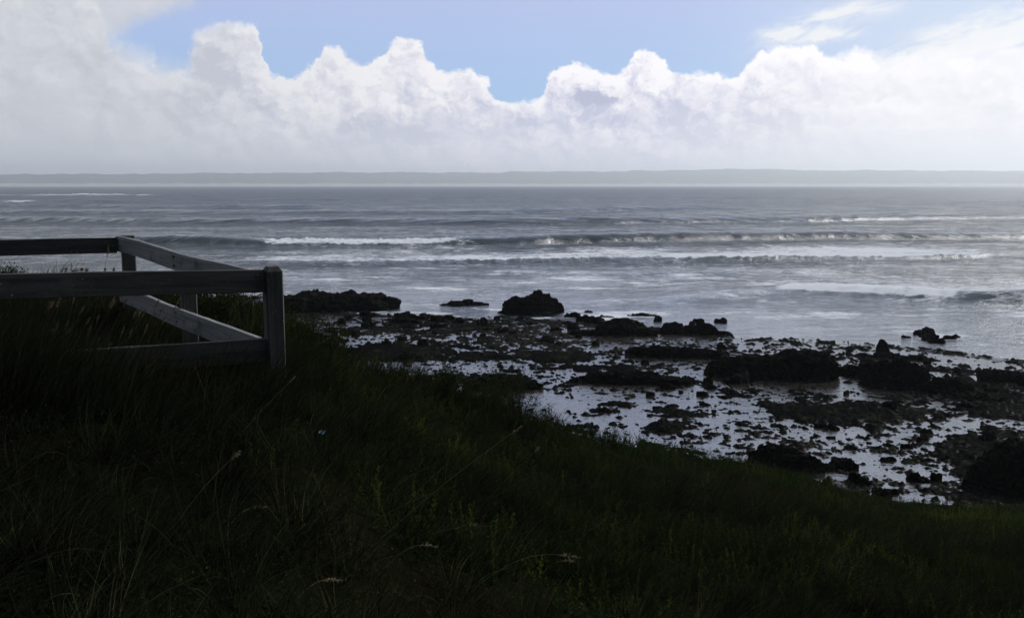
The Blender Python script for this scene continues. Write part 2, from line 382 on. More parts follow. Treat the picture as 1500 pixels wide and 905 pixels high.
M_sand = mat_plain('far_sand', (.55, .52, .47), .9, .01, .12)

# ------------------------------------------------------------------ slope terrain
EDGE = [(-330, 408, 14), (-150, 412, 13), (0, 418, 12), (150, 425, 11.5), (280, 438, 11), (340, 446, 10.8), (400, 466, 10.2), (440, 486, 9.8), (490, 520, 9.6), (530, 546, 9.8), (600, 570, 10.2),
        (660, 590, 10.8), (730, 603, 11.2), (790, 625, 12), (870, 648, 13), (960, 667, 14.5), (1060, 685, 16), (1140, 699, 17.5), (1200, 712, 19),
        (1260, 728, 21), (1310, 740, 22.5), (1400, 744, 23.5), (1500, 747, 24), (1700, 752, 24.5), (1900, 756, 25)]
_ea, _ed, _ez = [], [], []
for px, py, d in EDGE:
    v = pdir(px, py); hh = math.hypot(v[0], v[1]); _ea.append(math.atan2(v[0], v[1])); _ed.append(d); _ez.append(-v[2] / hh * d)
_ea = np.array([-math.pi, -1.9, -1.15] + _ea + [1.15, 1.9, math.pi]); _ed = np.array([90, 90, 26] + _ed + [30, 90, 90.]); _ez = np.array([1.0, 1.0, 1.1] + _ez + [6.0, 1.6, 1.0])
def edge_fn(az):
    e = 0; z = 0; w = np.array([-2, -1, 0, 1, 2]) * .012
    for q in w: e = e + np.interp(az + q, _ea, _ed); z = z + np.interp(az + q, _ea, _ez)
    return e / 5, z / 5
def slope_z(x, y, detail=True):
    x = np.asarray(x, float); y = np.asarray(y, float)
    d = np.hypot(x, y); az = np.arctan2(x, y); de, De = edge_fn(az)
    s = np.clip(d / de, 0, 1)
    drop = 1.62 + (De - 1.62) * s ** np.where(De > 1.7, 1.12, 1.0)
    over = np.maximum(d - de, 0); k = 1.25
    drop = drop + np.where(over < 1.2, over ** 2 * k / 2.4, over * k - .6 * k)
    z = EYE - drop
    if detail:
        nearf = np.clip((d - 1.0) / 4, 0, 1)
        z = z + nearf * (.20 * fbm2(x * .75, y * .75, 3, .55, 3) + .05 * fbm2(x * 2.1, y * 2.1, 3, .5, 9)) * np.clip(1.25 - s * .55, .5, 1)
    z = z + .34 * np.exp(-(((x + 1.45) / .95) ** 2 + ((y - 5.5) / 1.1) ** 2))
    z = z + .40 * np.exp(-(((x + 3.15) / 1.05) ** 2 + ((y - 4.55) / .9) ** 2))      # tussocky hump burying the left end of the low rail
    return np.maximum(z, -1.2)

def build_terrain():
    az = np.concatenate([np.linspace(-math.pi, -.75, 50, endpoint=False), np.linspace(-.75, .75, 820), np.linspace(.75, math.pi, 51)[1:]])
    s = np.concatenate([np.linspace(.02, 1, 300), 1 + np.linspace(0, 1, 60)[1:] ** 1.3 * 1.0])
    A, S_ = np.meshgrid(az, s); de, De = edge_fn(A)
    run = (EYE - De + 1.5) / 1.25 + .8
    D = np.where(S_ <= 1, S_ * de, de + (S_ - 1) * run)
    X, Y = D * np.sin(A), D * np.cos(A); Z = slope_z(X, Y)
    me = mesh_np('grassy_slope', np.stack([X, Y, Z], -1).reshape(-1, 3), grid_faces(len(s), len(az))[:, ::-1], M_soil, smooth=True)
    tag(link('grassy_slope', me), 'dark grassy bluff slope falling from the fence to the rocky shore', kind='structure')
    # small cap under the viewer
    n = 50; a = np.linspace(0, 2 * math.pi, n, endpoint=False)
build_terrain()

# ------------------------------------------------------------------ reef
def px_of(X, Y, Z=0.0):
    vy = Y * math.cos(PITCH) - (Z - EYE) * math.sin(PITCH); vz = Y * math.sin(PITCH) + (Z - EYE) * math.cos(PITCH)
    return 750 + F * X / vy, 452.5 - F * vz / vy
SHX = [-800, 250, 440, 560, 700, 830, 900, 1000, 1080, 1160, 1240, 1330, 1420, 1500, 2300]
SHY = [446, 448, 455, 460, 464, 468, 476, 484, 492, 496, 500, 508, 518, 528, 560]
# broad low ledges (dark, standing clear of the pools) and open pools, as ellipses on the reef: px, py, rx, ry, rise
ZONES = [(640, 482, 160, 10, .07), (560, 518, 90, 9, .16), (700, 522, 70, 6, .12), (600, 505, 80, 6, .08), (820, 523, 60, 8, .14), (770, 500, 130, 12, .05), (980, 478, 110, 7, .10),
         (900, 540, 60, 5, .12), (640, 540, 110, 10, -.16), (840, 585, 80, 14, -.22), (780, 600, 60, 30, -.20), (1050, 600, 120, 18, -.10), (930, 615, 70, 14, -.14),
         (1260, 607, 110, 15, .17), (1180, 600, 60, 10, .10), (1150, 560, 80, 8, -.20), (1240, 575, 90, 10, -.12), (1350, 560, 40, 8, -.22), (1390, 530, 70, 8, -.14),
         (900, 592, 30, 5, .14), (1010, 604, 60, 7, .15), (975, 625, 28, 10, .16), (910, 622, 20, 4, .12), (1420, 570, 90, 14, .13), (1480, 600, 70, 14, .16), (1440, 545, 80, 8, .05),
         (1300, 545, 70, 18, .06), (1330, 640, 60, 9, -.10), (1300, 660, 90, 14, -.06), (1410, 625, 40, 12, -.10), (1460, 680, 60, 45, .20), (1400, 650, 30, 12, .06), (1230, 670, 60, 22, -.04),
         (1380, 700, 60, 14, -.03), (1350, 600, 50, 10, -.04), (1300, 725, 150, 8, -.02), (700, 555, 110, 10, .05), (870, 640, 120, 12, -.12), (1080, 640, 120, 16, -.05), (1340, 520, 90, 6, -.05)]
def build_reef():
    rows = [10.5]
    while rows[-1] < 95: rows.append(rows[-1] + .62 * rows[-1] ** 2 / 8289 + .004)
    d = np.array(rows); az = np.linspace(-.86, .86, 1250)
    A, D = np.meshgrid(az, d); X, Y = D * np.sin(A), D * np.cos(A); PX, PY = px_of(X, Y)
    z = .060 * fbm2(X * .42, Y * .42, 4, .6, 1) + .110 * fbm2(X * 1.4, Y * 1.7, 5, .74, 5)
    sharp = 1 - 2 * np.abs(fbm2(X * 1.1 + 4, Y * 1.1, 4, .6, 21)); z += .035 * sharp
    lump = np.maximum(0, fbm2(X * 3.1, Y * 3.1, 3, .5, 33) - .17); z += .22 * lump
    z += .13 * np.maximum(0, fbm2(X * 7.5, Y * 7.5, 2, .5, 34) - .25)
    for px, py, rx, ry, dz in ZONES:
        g = np.exp(-((((PX - px) / rx) ** 2 + ((PY - py) / ry) ** 2)) ** 1.5); z += dz * (.85 if dz > 0 else .32) * g * (1 + .6 * fbm2(X * .9, Y * .9, 3, .5, 40))
    z += .090 * fbm2(X * 2.4, Y * 4.4, 3, .7, 44) + .045 * fbm2(X * 6.5, Y * 10, 2, .6, 47)
    rub = np.exp(-((PY - 485) / 20) ** 2); z -= rub * .004; z += rub * .06 * fbm2(X * 2.2, Y * 1.1, 3, .6, 90)
    z -= .048
    # terrace the tops a little: wave-cut platform
    z = np.where(z > .05, .05 + (z - .05) * .75, z)
    sh = np.interp(PX, SHX, SHY) + 3.5 * fbm2(X * .35, Y * .2, 3, .5, 60)
    out = np.clip((sh - PY) / 5, 0, 1); z = z * (1 - out) - .9 * out
    sand = np.clip(np.exp(-(((PX - 860) / 170) ** 2 + ((PY - 492) / 22) ** 2)) * 1.1 + np.exp(-(((PX - 1230) / 190) ** 2 + ((PY - 700) / 60) ** 2)) * .7 + .5 * np.maximum(0, fbm2(X * .25, Y * .25, 3, .5, 77)), 0, 1)
    me = mesh_np('rock_platform', np.stack([X, Y, z], -1).reshape(-1, 3), grid_faces(len(d), len(az))[:, ::-1], M_reef, {'sand': sand}, smooth=True)
    tag(link('rock_platform', me), 'flat wave-cut rock platform full of shallow pools at low tide', kind='structure')
build_reef()

# ------------------------------------------------------------------ sea
def crest(pts):
    """pts of (px, py, height m, foam) -> arrays over azimuth; py is the foot line of the wave on the water"""
    a, d, h, f = [], [], [], []
    for px, py, hh, ff in pts:
        p = ground_pt(px, py); a.append(math.atan2(p[0], p[1])); d.append(math.hypot(p[0], p[1])); h.append(hh); f.append(ff)
    return [np.array(q) for q in (a, d, h, f)]
#            kind: front width, back width, foam trail length
WAVES = [
    (crest([(-700, 352, .5, 0), (100, 357, .9, 0), (240, 358, 1.3, 0), (360, 360, 1.3, .1), (400, 361, .9, .95), (520, 361, .8, 1), (650, 360, .8, .95), (680, 359, 1.1, .15), (760, 358, 1.4, 0), (900, 355, 1.5, 0), (1050, 352, 1.3, 0), (1250, 350, 1.1, 0), (1500, 350, .9, 0), (2200, 348, .4, 0)]), 2.1, 7, 18),
    (crest([(-700, 380, .1, 0), (300, 386, .2, .1), (420, 387, .4, .7), (560, 387, .45, .75), (700, 385, .5, .95), (830, 383, .55, 1), (1000, 381, .5, 1.15), (1050, 381, .6, .95), (1085, 381, .6, .95), (1170, 380, .45, 1.2), (1330, 380, .42, 1.2), (1425, 377, .45, .95), (1450, 374, .4, .2), (1600, 374, .2, 0), (2200, 372, 0, 0)]), 1.5, 9, 34),
    (crest([(-700, 447, 0, 0), (780, 447, 0, 0), (840, 446, .18, .2), (950, 441, .25, .3), (1050, 434, .3, .3), (1130, 426, .3, .35), (1160, 424, .5, 1.3), (1250, 430, .7, 1.35), (1330, 436, .8, 1.35), (1395, 440, .85, 1.25), (1425, 442, .95, .1), (1500, 444, 1.1, 0), (1700, 448, .7, 0), (2200, 456, .3, 0)]), 2.0, 4, 9),
    (crest([(-700, 325, 1.0, 0), (200, 327, 1.2, 0), (700, 328, 1.3, 0), (900, 327, 1.4, 0), (1200, 324, 1.1, 0), (1500, 320, .9, 0), (2200, 318, .7, 0)]), 3.6, 14, 10),
    (crest([(-700, 312, .5, 0), (100, 313, 1.1, 0), (500, 312, 1.0, 0), (750, 312, 1.1, 0), (950, 308, 1.3, 0), (1100, 307, .4, 0), (2200, 306, .3, 0)]), 7, 18, 10),
    (crest([(-700, 302, .9, 0), (120, 303, 1.0, 0), (240, 305, 1.1, 0), (450, 305, 1.1, 0), (480, 305, .3, 0), (2200, 300, .2, 0)]), 8, 25, 10),
    (crest([(-700, 289, 1.6, .3), (30, 288, 1.5, .8), (65, 287.5, 1.6, 1), (170, 287, 1.6, 1), (215, 287.5, 1.4, .8), (240, 288, 1.2, .05), (400, 288, .6, 0), (2200, 288, .3, 0)]), 14, 40, 90),
    (crest([(-700, 297, 1.2, .4), (0, 297, 1.2, .8), (45, 297, 1.2, .7), (75, 297, 1.0, 0), (2200, 296, .2, 0)]), 9, 28, 40),
    (crest([(-700, 401, .12, .0), (100, 402, .15, .1), (450, 404, .15, .15), (900, 402, .14, .2), (1300, 398, .16, .2), (2200, 396, .1, 0)]), 1.5, 5, 6),
]
def build_sea():
    rows = [10.0]
    while rows[-1] < 9000:
        d = rows[-1]
        k = .9 if d < 60 else (.28 if d < 200 else .5)
        rows.append(d + min(k * d * d / 8289 + (.02), 70 if d < 3000 else 400))
    d = np.array(rows); az = np.linspace(-.95, .95, 1300)
    A, D = np.meshgrid(az, d); X, Y = D * np.sin(A), D * np.cos(A); PX, PY = px_of(X, Y)
    far = np.clip((D - 52) / 60, 0, 1)
    z = np.zeros_like(X)
    # swell and wind chop running towards the shore
    amp = np.clip((D - 62) / 90, 0, 1) * np.clip(2200 / D - .1, 0, 1)
    z += amp * (.16 * fbm2(X * .022, Y * .085, 3, .5, 2) + .14 * fbm2(X * .09, Y * .30, 3, .55, 8))
    z += np.clip((D - 60) / 40, 0, 1) * np.clip(500 / D - .2, 0, 1) * .06 * fbm2(X * .5, Y * 1.1, 3, .6, 12)
    sw = np.sin(Y * .11 + 3 * fbm2(X * .004, Y * .01, 2, .5, 6)); z += .12 * amp * np.maximum(sw, -.2) ** 1
    foam = np.zeros_like(X); face = np.zeros_like(X)
    wob = fbm2(X * .10, Y * .03, 4, .55, 31); wob2 = fbm2(X * .7, Y * .1, 3, .6, 35)
    for (a, dd, hh, ff), wf, wb, tr in WAVES:
        dc = np.interp(A, a, dd); H = np.interp(A, a, hh) * (1 + .18 * wob); f = np.interp(A, a, ff)
        scale = dc / 100; f = f * (.9 + .55 * fbm2(X * .13, Y * .16, 4, .55, 57)) if tr != 90 else f
        dc = dc + .7 * scale * wob + .12 * scale * wob2 * (f > .3)
        q = D - dc
        prof = np.where(q < 0, np.exp(-(q / wf) ** 2), np.exp(-(q / wb) ** 2))
        rough = 1 + f * (.45 if tr != 9 else .15) * fbm2(X * 1.4, Y * 1.4, 3, .6, 51)
        z += H * prof * rough; face = np.maximum(face, np.clip(H, 0, 1) * np.exp(-((q + wf * .5) / (wf * 1.1)) ** 2))
        lead = np.clip(q / (wf * .55) + (1.15 if tr == 34 else 2.2), 0, 1)
        trail = np.clip(1 - q / (tr * (1 + .45 * wob)), 0, 1)
        foam = np.maximum(foam, f * lead * np.where(q < 0, 1, .25 + .75 * trail) * (trail > 0) * np.clip(trail * 4, 0, 1))
    # drifting foam on the wash inside the breakers
    wash = np.clip((D - 50) / 12, 0, 1) * np.clip((118 - D) / 20, 0, 1)
    streak = fbm2(X * .16, Y * .42, 4, .6, 71)
    foam = np.maximum(foam, wash * np.clip(.34 + .75 * streak, 0, .75))
    # white lace round the edge of the reef
    sh = np.interp(PX, SHX, SHY); edge = np.exp(-((PY - (sh - 3)) / 5) ** 2); foam = np.maximum(foam, edge * .30 * (.6 + wob2))
    inside = np.clip((PY - sh) / 5, 0, 1)
    foam = foam * (1 - inside)
    chop = .06 + (1 - inside) * (.10 + .30 * np.clip((D - 50) / 60, 0, 1) + .6 * np.clip((D - 120) / 400, 0, 1))
    chop = chop * (1 - .75 * face)      # unbroken wave faces are glassy
    me = mesh_np('sea', np.stack([X, Y, z], -1).reshape(-1, 3), grid_faces(len(d), len(az))[:, ::-1], M_sea, {'foam': foam, 'chop': chop}, smooth=True)
    tag(link('sea', me), 'grey blue sea with lines of breakers rolling in', kind='structure')
build_sea()

# ------------------------------------------------------------------ far shore
def build_far():
    az = np.linspace(-1.0, 1.0, 900); r = np.linspace(0, 1, 40)
    tx = [-900, 0, 200, 300, 400, 550, 700, 850, 950, 1050, 1120, 1200, 1350, 1500, 2300]; ty = [258, 256, 254, 253, 251.5, 251, 251, 249.5, 248, 246.5, 247, 248.5, 250, 252, 256]
    A, T = np.meshgrid(az, r); D = 8000 + T * 1800
    px = 750 + F * np.tan(A); H = (271.5 - np.interp(px, tx, ty)) / F * 8900 + 6
    n = fbm2(A * 60, T * 3, 5, .55, 5); n2 = fbm2(A * 260, T * 6, 3, .5, 15)
    Z = H * (1 - (1 - T) ** 1.7) * (1 + .05 * n + .03 * n2) + n * 9 * T - 1
    me = mesh_np('far_hills', np.stack([D * np.sin(A), D * np.cos(A), Z], -1).reshape(-1, 3), grid_faces(40, 900)[:, ::-1], M_hill, smooth=True)
    tag(link('far_hills', me), 'long low line of hills across the bay, pale with haze', kind='structure')
    A, T = np.meshgrid(az, np.linspace(0, 1, 4)); D = 7940 + T * 120; Z = -.5 + T * 24 + 7 * fbm2(A * 90, T, 3, .5, 4) * T
    me = mesh_np('far_beach', np.stack([D * np.sin(A), D * np.cos(A), Z], -1).reshape(-1, 3), grid_faces(4, 900)[:, ::-1], M_sand, smooth=True)
    tag(link('far_beach', me), 'pale strip of sand below the hills across the bay', kind='structure')
    x, y0, y1, z0, z1 = 12500, -3000, 11500, -3.0, 175.0
    v = [(-x, y0, z0), (x, y0, z0), (x, y1, z0), (-x, y1, z0), (-x, y0, z1), (x, y0, z1), (x, y1, z1), (-x, y1, z1)]
    f = [(0, 3, 2, 1), (4, 5, 6, 7), (0, 1, 5, 4), (1, 2, 6, 5), (2, 3, 7, 6), (3, 0, 4, 7)]
    m = bpy.data.materials.new('haze'); m.use_nodes = True; t = NT(m.node_tree)
    out = t.n('ShaderNodeOutputMaterial'); pv = t.n('ShaderNodeVolumePrincipled'); t.lk(pv.outputs[0], out.inputs['Volume'])
    pv.inputs['Color'].default_value = (.89, .94, 1, 1); pv.inputs['Density'].default_value = HAZE_DENSITY; pv.inputs['Anisotropy'].default_value = 0.5
    tag(link('haze', mesh_np('haze', v, f, m)), 'thin sea haze over the bay', kind='stuff')
build_far()

# ------------------------------------------------------------------ rocks
def ico(sub):
    import bmesh
    bm = bmesh.new(); bmesh.ops.create_icosphere(bm, subdivisions=sub, radius=1)
    v = np.array([q.co[:] for q in bm.verts]); f = np.array([[q.index for q in fc.verts] for fc in bm.faces]); bm.free(); return v, f
ICO = {k: ico(k) for k in (3, 4, 5)}
def rock_mesh(w, dep, h, seed, lobes=None, mat=None, sub=4, flat=.9):
    r = random.Random(seed); V = []; Fc = []; off = 0
    if lobes is None:
        n = max(2, min(11, int(w / max(h, .12) * .75))); lobes = []
        for i in range(n):
            u = -1 + 2 * (i + .5) / n + r.uniform(-.3, .3) / n
            env = max(.35, 1 - abs(u) ** 2.5)
            lobes.append((u * (1 - .55 / n), r.uniform(-.35, .35) * (1 if n > 2 else .4), r.uniform(1.0, 1.7) / n, r.uniform(.55, .95), r.uniform(.5, 1.0) * env))
    top = max(l[4] for l in lobes)
    for i, (u, vv, lw, ld, lh) in enumerate(lobes):
        v, f = ICO[sub]; n = v.copy(); ph = seed * 13.7 + i * 5.1
        sup = np.sign(v) * np.abs(v) ** 1.0; sup[:, 2] = np.tanh(sup[:, 2] * flat) / math.tanh(flat)
        S_ = np.array([w * .5 * lw, dep * .5 * ld, h * lh / top])
        p = sup * S_
        sz = (S_[0] * S_[1] * S_[2]) ** (1 / 3)
        disp = .60 * fbm3(n * 1.5 + ph, 3, .6, 1) + .30 * fbm3(n * 4.0 + ph, 4, .6, 7, ridge=True) + .06 * fbm3(n * 14 + ph, 2, .6, 9)
        p = p * (1 + disp[:, None] * np.array([.8, .8, .75]))
        st_ = max(.10, h * .22); q_ = p[:, 2] / st_ + .5 * fbm3(p * 1.2 + ph, 2, .5, 3); fl = np.floor(q_); fr_ = q_ - fl; p[:, 2] = (fl + np.clip((fr_ - .25) * 2, 0, 1) * .75 + fr_ * .25 - (q_ - p[:, 2] / st_)) * st_
        p += np.array([u * w * .5, vv * dep * .5, 0]); a = r.uniform(-.25, .25)
        V.append(p); Fc.append(f + off); off += len(v)
    v = np.concatenate(V); keep = v.copy(); keep[:, 2] = np.maximum(keep[:, 2], -.35)
    return mesh_np('rock', keep, np.concatenate(Fc), mat or M_rock, smooth=False)
def put_rock(name, cx, base, wpx, hpx, label, cat='rock', group=None, seed=1, lobes=None, sub=4, depf=None, mat=None, flat=.9):
    """cx, base: where its foot meets the reef in the photograph; wpx, hpx its extent there"""
    p = ground_pt(cx, base); d = math.hypot(p[0], p[1]); w = wpx * d / F
    total = hpx * d / F
    if depf is None: dep = max(.6 * w ** .7, .25)
    else: dep = depf * w
    h = max(total - dep * EYE / d * .9, total * .5) * .86
    me = rock_mesh(w, dep, h, seed, lobes, mat, sub, flat)
    ux = np.array([p[0], p[1]]) / d
    o = link(name, me, None, (p[0] + ux[0] * dep * .42, p[1] + ux[1] * dep * .42, -.05)); o.rotation_euler = (0, 0, -math.atan2(p[0], p[1]))
    tag(o, label, cat, group); return o
HERO = []
def L(name, cx, base, wpx, hpx, label, *a, **k):
    HERO.append((SHORT.get(k.get('seed')), cx, base - hpx * .4, wpx, hpx)); return put_rock(name, cx, base, wpx, hpx, label, *a, **k)
SHORT = {3: 'the long ledge by the fence post', 7: 'the flat-topped rock awash', 9: 'the twin-humped boulder', 11: 'the left half of the rubble ridge', 12: 'the right half of the rubble ridge',
         17: 'the long ledge arm', 19: 'the largest rock mass', 21: 'the black humped middle ledge', 22: 'the squat pool rock', 25: 'the ledge above the shrubs', 27: 'the upright standing stone',
         29: 'the tall square mass', 32: 'the rock wedge', 33: 'the black block by the triangular pool', 34: 'the highest ledge at the right edge', 35: 'the jagged sloping ledge', 37: 'the huge lower right mass',
         38: 'the ragged-topped crag', 42: 'the twin rock near the grass', 46: 'the rounded ledge at the left end', 47: 'the thin ledge behind', 48: 'the flat ledge in mid reef', 50: 'the thin slab', 51: 'the diagonal slab',
         52: 'the flat rock in the pale pool', 40: 'the rounded rock nearest the grass'}
SHORT[47] = 'the thin dark mid-left ledge'
ORD = ['nearest', 'second nearest', 'third nearest', 'fourth nearest', 'fifth nearest', 'sixth nearest', 'seventh nearest', 'eighth nearest', 'ninth nearest', 'tenth nearest', 'eleventh nearest', 'twelfth nearest', 'thirteenth nearest', 'fourteenth nearest', 'fifteenth nearest', 'sixteenth nearest', 'seventeenth nearest', 'eighteenth nearest', 'nineteenth nearest', 'twentieth nearest']
NTH = [q.replace(' nearest', '') for q in ORD]; NTH[0] = 'first'
STONES = []
def label_stones():
    groups = {}
    for o, px, py in STONES:
        best = min((h for h in HERO if h[0]), key=lambda h: math.hypot(max(abs(px - h[1]) - h[3] / 2, 0), 2.2 * max(abs(py - h[2]) - h[4] / 2, 0)) + .05 * abs(px - h[1]))
        dx, dy = px - best[1], (py - best[2]) * 2.2
        side = ('on its right' if dx > 0 else 'on its left') if abs(dx) / best[3] > abs(dy) / best[3] * .9 else ('on its landward side' if dy > 0 else 'on its seaward side')
        groups.setdefault((best[0], side), []).append((math.hypot(dx, dy), o))
    for (nm, side), l in groups.items():
        for i, (_, o) in enumerate(sorted(l, key=lambda q: q[0])):
            o['label'] = 'dark stone ' + (ORD[i] if i < len(ORD) else 'farthest') + ' to ' + nm + ', ' + side
L('rock_ledge', 488, 456, 186, 35, 'long low black rock ledge reaching into the sea just right of the near fence post', 'ledge', seed=3, sub=5, depf=.3,
  lobes=[(-.85, .2, .35, .9, .55), (-.55, 0, .4, 1, .8), (-.25, .1, .42, 1, 1.0), (.0, -.1, .4, 1, .92), (.28, .1, .4, .9, .85), (.55, 0, .35, .9, .78), (.82, .1, .25, .6, .62)])
L('rock_ledge', 330, 440, 120, 9, 'thin dark reef line seen through the fence beside the near post', 'ledge', seed=31, depf=.2)
L('rock', 630, 452, 14, 9, 'tiny rock awash between the long black ledge and the flat rock right of it', seed=5, sub=3) if False else None
L('flat_rock', 681, 448, 72, 13, 'low flat-topped rock awash left of the twin-humped boulder', seed=7, sub=4, depf=.35)
L('boulder', 782, 460, 64, 35, 'big twin-humped dark boulder standing alone in the shallow wash', 'boulder', seed=9, sub=5, depf=.55,
  lobes=[(-.42, -.45, 1.05, .8, .78), (.05, .1, .85, .85, 1.0), (.5, .25, .75, .6, .72), (-.1, -.2, .7, .7, .85)])
L('rock', 804, 463, 16, 6, 'small round rock just in front of the twin-humped boulder', seed=10, sub=3)
L('rock', 760, 433, 8, 4, 'tiny rock awash just behind the twin-humped boulder', seed=14, sub=3) if False else None
L('rock_ridge', 905, 492, 110, 24, 'lumpy left half of the dark rubble ridge at the edge of the wash', 'ridge', seed=11, sub=4, depf=.22)
L('rock_ridge', 1010, 490, 120, 21, 'lumpy right half of the dark rubble ridge ending in the wash', 'ridge', seed=12, sub=4, depf=.2)
L('flat_rock', 940, 463, 58, 7, 'thin broken rock awash behind the rubble ridge', seed=13, sub=3, depf=.25)
L('rock', 888, 465, 26, 5, 'small low rock awash left of the thin broken one', seed=15, sub=3, depf=.4)
L('rock', 862, 458, 12, 5, 'tiny rock in the wash right of the twin-humped boulder', seed=16, sub=3)
L('rock_ledge', 988, 524, 118, 22, 'long flat arm of black ledge running left from the largest rock mass', 'ledge', seed=17, sub=4, depf=.22,
  lobes=[(-.8, 0, .35, .8, .8), (-.45, .1, .4, 1, 1.0), (-.1, 0, .4, 1, .95), (.25, -.1, .4, .9, .85), (.6, 0, .4, .8, .8), (.9, 0, .3, .7, .7)])
L('rock_mass', 1130, 554, 172, 51, 'largest black rock mass on the reef with a rounded right shoulder', 'rock mass', seed=19, sub=5, depf=.36,
  lobes=[(-.62, .3, .35, .7, .62), (-.75, -.55, .34, .5, .52), (-.3, 0, .5, .9, .75), (.1, .1, .5, 1, .9), (.45, .15, .52, 1, 1.02), (.72, 0, .34, .8, .8), (-.5, -.7, .4, .5, .5)])
L('rock', 1056, 512, 14, 12, 'knob of rock poking up on the ledge arm left of the largest mass', seed=20, sub=3)
L('rock_ledge', 928, 563, 150, 27, 'black humped ledge lying between pools in the middle of the reef', 'ledge', seed=21, sub=5, depf=.26,
  lobes=[(-.8, -.2, .4, .7, .45), (-.45, 0, .45, .9, .85), (-.1, .1, .45, 1, 1), (.2, .1, .4, .95, .95), (.5, -.1, .4, .8, .7), (.82, -.2, .3, .7, .5)])
L('rock', 1037, 563, 18, 14, 'squat rock standing in the pool left of the largest mass', seed=22, sub=3)
L('rock', 1023, 541, 10, 6, 'pebble-like rock in the pool above the squat rock', seed=23, sub=3)
L('rock_ledge', 737, 572, 106, 30, 'black ledge showing just above the shrubs on the grassy edge', 'ledge', seed=25, sub=5, depf=.4,
  lobes=[(-.7, .3, .4, .7, .7), (-.3, .2, .55, 1, 1.0), (.15, .1, .5, 1, .85), (.55, .1, .45, .8, .7), (.85, 0, .25, .6, .5)])
L('standing_rock', 1293, 521, 22, 24, 'upright standing stone leaning left like a thumb', 'rock', seed=27, sub=4, depf=.7, flat=1.1,
  lobes=[(0, 0, .8, .8, .75), (-.18, 0, .6, .7, 1.0), (.25, .1, .9, .9, .45)])
L('rock_ledge', 1312, 526, 122, 13, 'low dark ledge under the upright standing stone', 'ledge', seed=28, sub=4, depf=.2)
L('rock_mass', 1312, 568, 66, 42, 'tall square black mass below the standing stone', 'rock mass', seed=29, sub=5, depf=.6,
  lobes=[(-.35, .1, .9, .9, .9), (.35, .1, .9, .9, 1.0), (0, -.3, 1.0, .7, .8)])
L('rock_mass', 1265, 553, 62, 27, 'lower black mass leaning against the left of the tall square one', 'rock mass', seed=30, sub=4, depf=.5)
L('rock', 1212, 550, 36, 14, 'wedge of rock right of the largest mass beside the bright pool', seed=32, sub=4)
L('rock_mass', 1390, 578, 56, 26, 'black block right of the bright triangular pool', 'rock mass', seed=33, sub=4)
L('rock_mass', 1478, 562, 66, 22, 'dark ledge cut by the right edge of the picture, highest one there', 'rock mass', seed=34, sub=4)
L('rock_ledge', 1440, 588, 96, 18, 'jagged ledge sloping down towards the right edge of the reef', 'ledge', seed=35, sub=4)
L('rock', 1413, 598, 16, 11, 'square little rock in the pool under the jagged ledge', seed=36, sub=3)
L('rock_mass', 1482, 722, 92, 82, 'huge black rock mass filling the lower right corner of the reef', 'rock mass', seed=37, sub=5, depf=.75,
  lobes=[(-.3, -.2, .8, .8, .7), (.2, .2, .9, .9, 1.0), (.6, -.1, .8, .9, .8), (-.55, .3, .5, .5, .55), (.0, .6, .5, .5, .9)])
L('rock_mass', 1147, 690, 92, 46, 'black crag with a ragged top right where the grass meets the reef', 'rock mass', seed=38, sub=5, depf=.5,
  lobes=[(-.2, .1, .8, .9, 1.0), (.3, 0, .8, .9, .8), (-.6, 0, .55, .8, .6), (.68, .05, .5, .7, .6)])
L('rock', 1234, 688, 40, 24, 'dark rock just right of the ragged crag', seed=39, sub=4)
L('rock', 1258, 712, 36, 24, 'dark rounded rock nearest the grass right of the crag', seed=40, sub=4)
L('rock', 1292, 728, 24, 18, 'small dark rock lowest on the reef beside the grass', seed=41, sub=4)
L('rock', 1344, 706, 32, 20, 'twin rock left of a narrow upright stone near the grass', seed=42, sub=4)
L('rock', 1371, 706, 14, 18, 'narrow upright stone near the grass', seed=43, sub=4, depf=.8)
L('rock', 1285, 690, 16, 10, 'small flat rock between the crag pools', seed=44, sub=3) if False else None
L('rock', 1455, 560, 12, 8, 'x', seed=45, sub=3) if False else None
L('rock_ledge', 590, 529, 60, 16, 'dark rounded ledge near the left end of the reef, above the grass', 'ledge', seed=46, sub=4)
L('rock_ledge', 700, 528, 74, 9, 'thin dark ledge behind the ledge that shows above the shrubs', 'ledge', seed=47, sub=4)
L('rock_ledge', 800, 528, 76, 11, 'dark flat ledge left of the long arm, in the middle distance', 'ledge', seed=48, sub=4)
L('rock', 538, 518, 34, 10, 'dark low rock closest to the grass at the left end of the reef', seed=49, sub=4)
L('rock_ledge', 985, 606, 64, 12, 'thin dark slab running right from the diagonal slab', 'slab', seed=50, sub=4)
L('rock_slab', 970, 634, 46, 24, 'diagonal dark slab pointing down towards the grass', 'slab', seed=51, sub=4, depf=1.4)
L('rock', 885, 604, 44, 13, 'dark flat rock in the pale open pool', seed=52, sub=4)
L('rock', 908, 624, 26, 6, 'sliver of rock just above the grass in the pale pool', seed=53, sub=3)
L('rock', 1064, 437, 18, 4, 'x', seed=54) if False else None
L('rock', 1388, 512, 20, 7, 'x', seed=54) if False else None
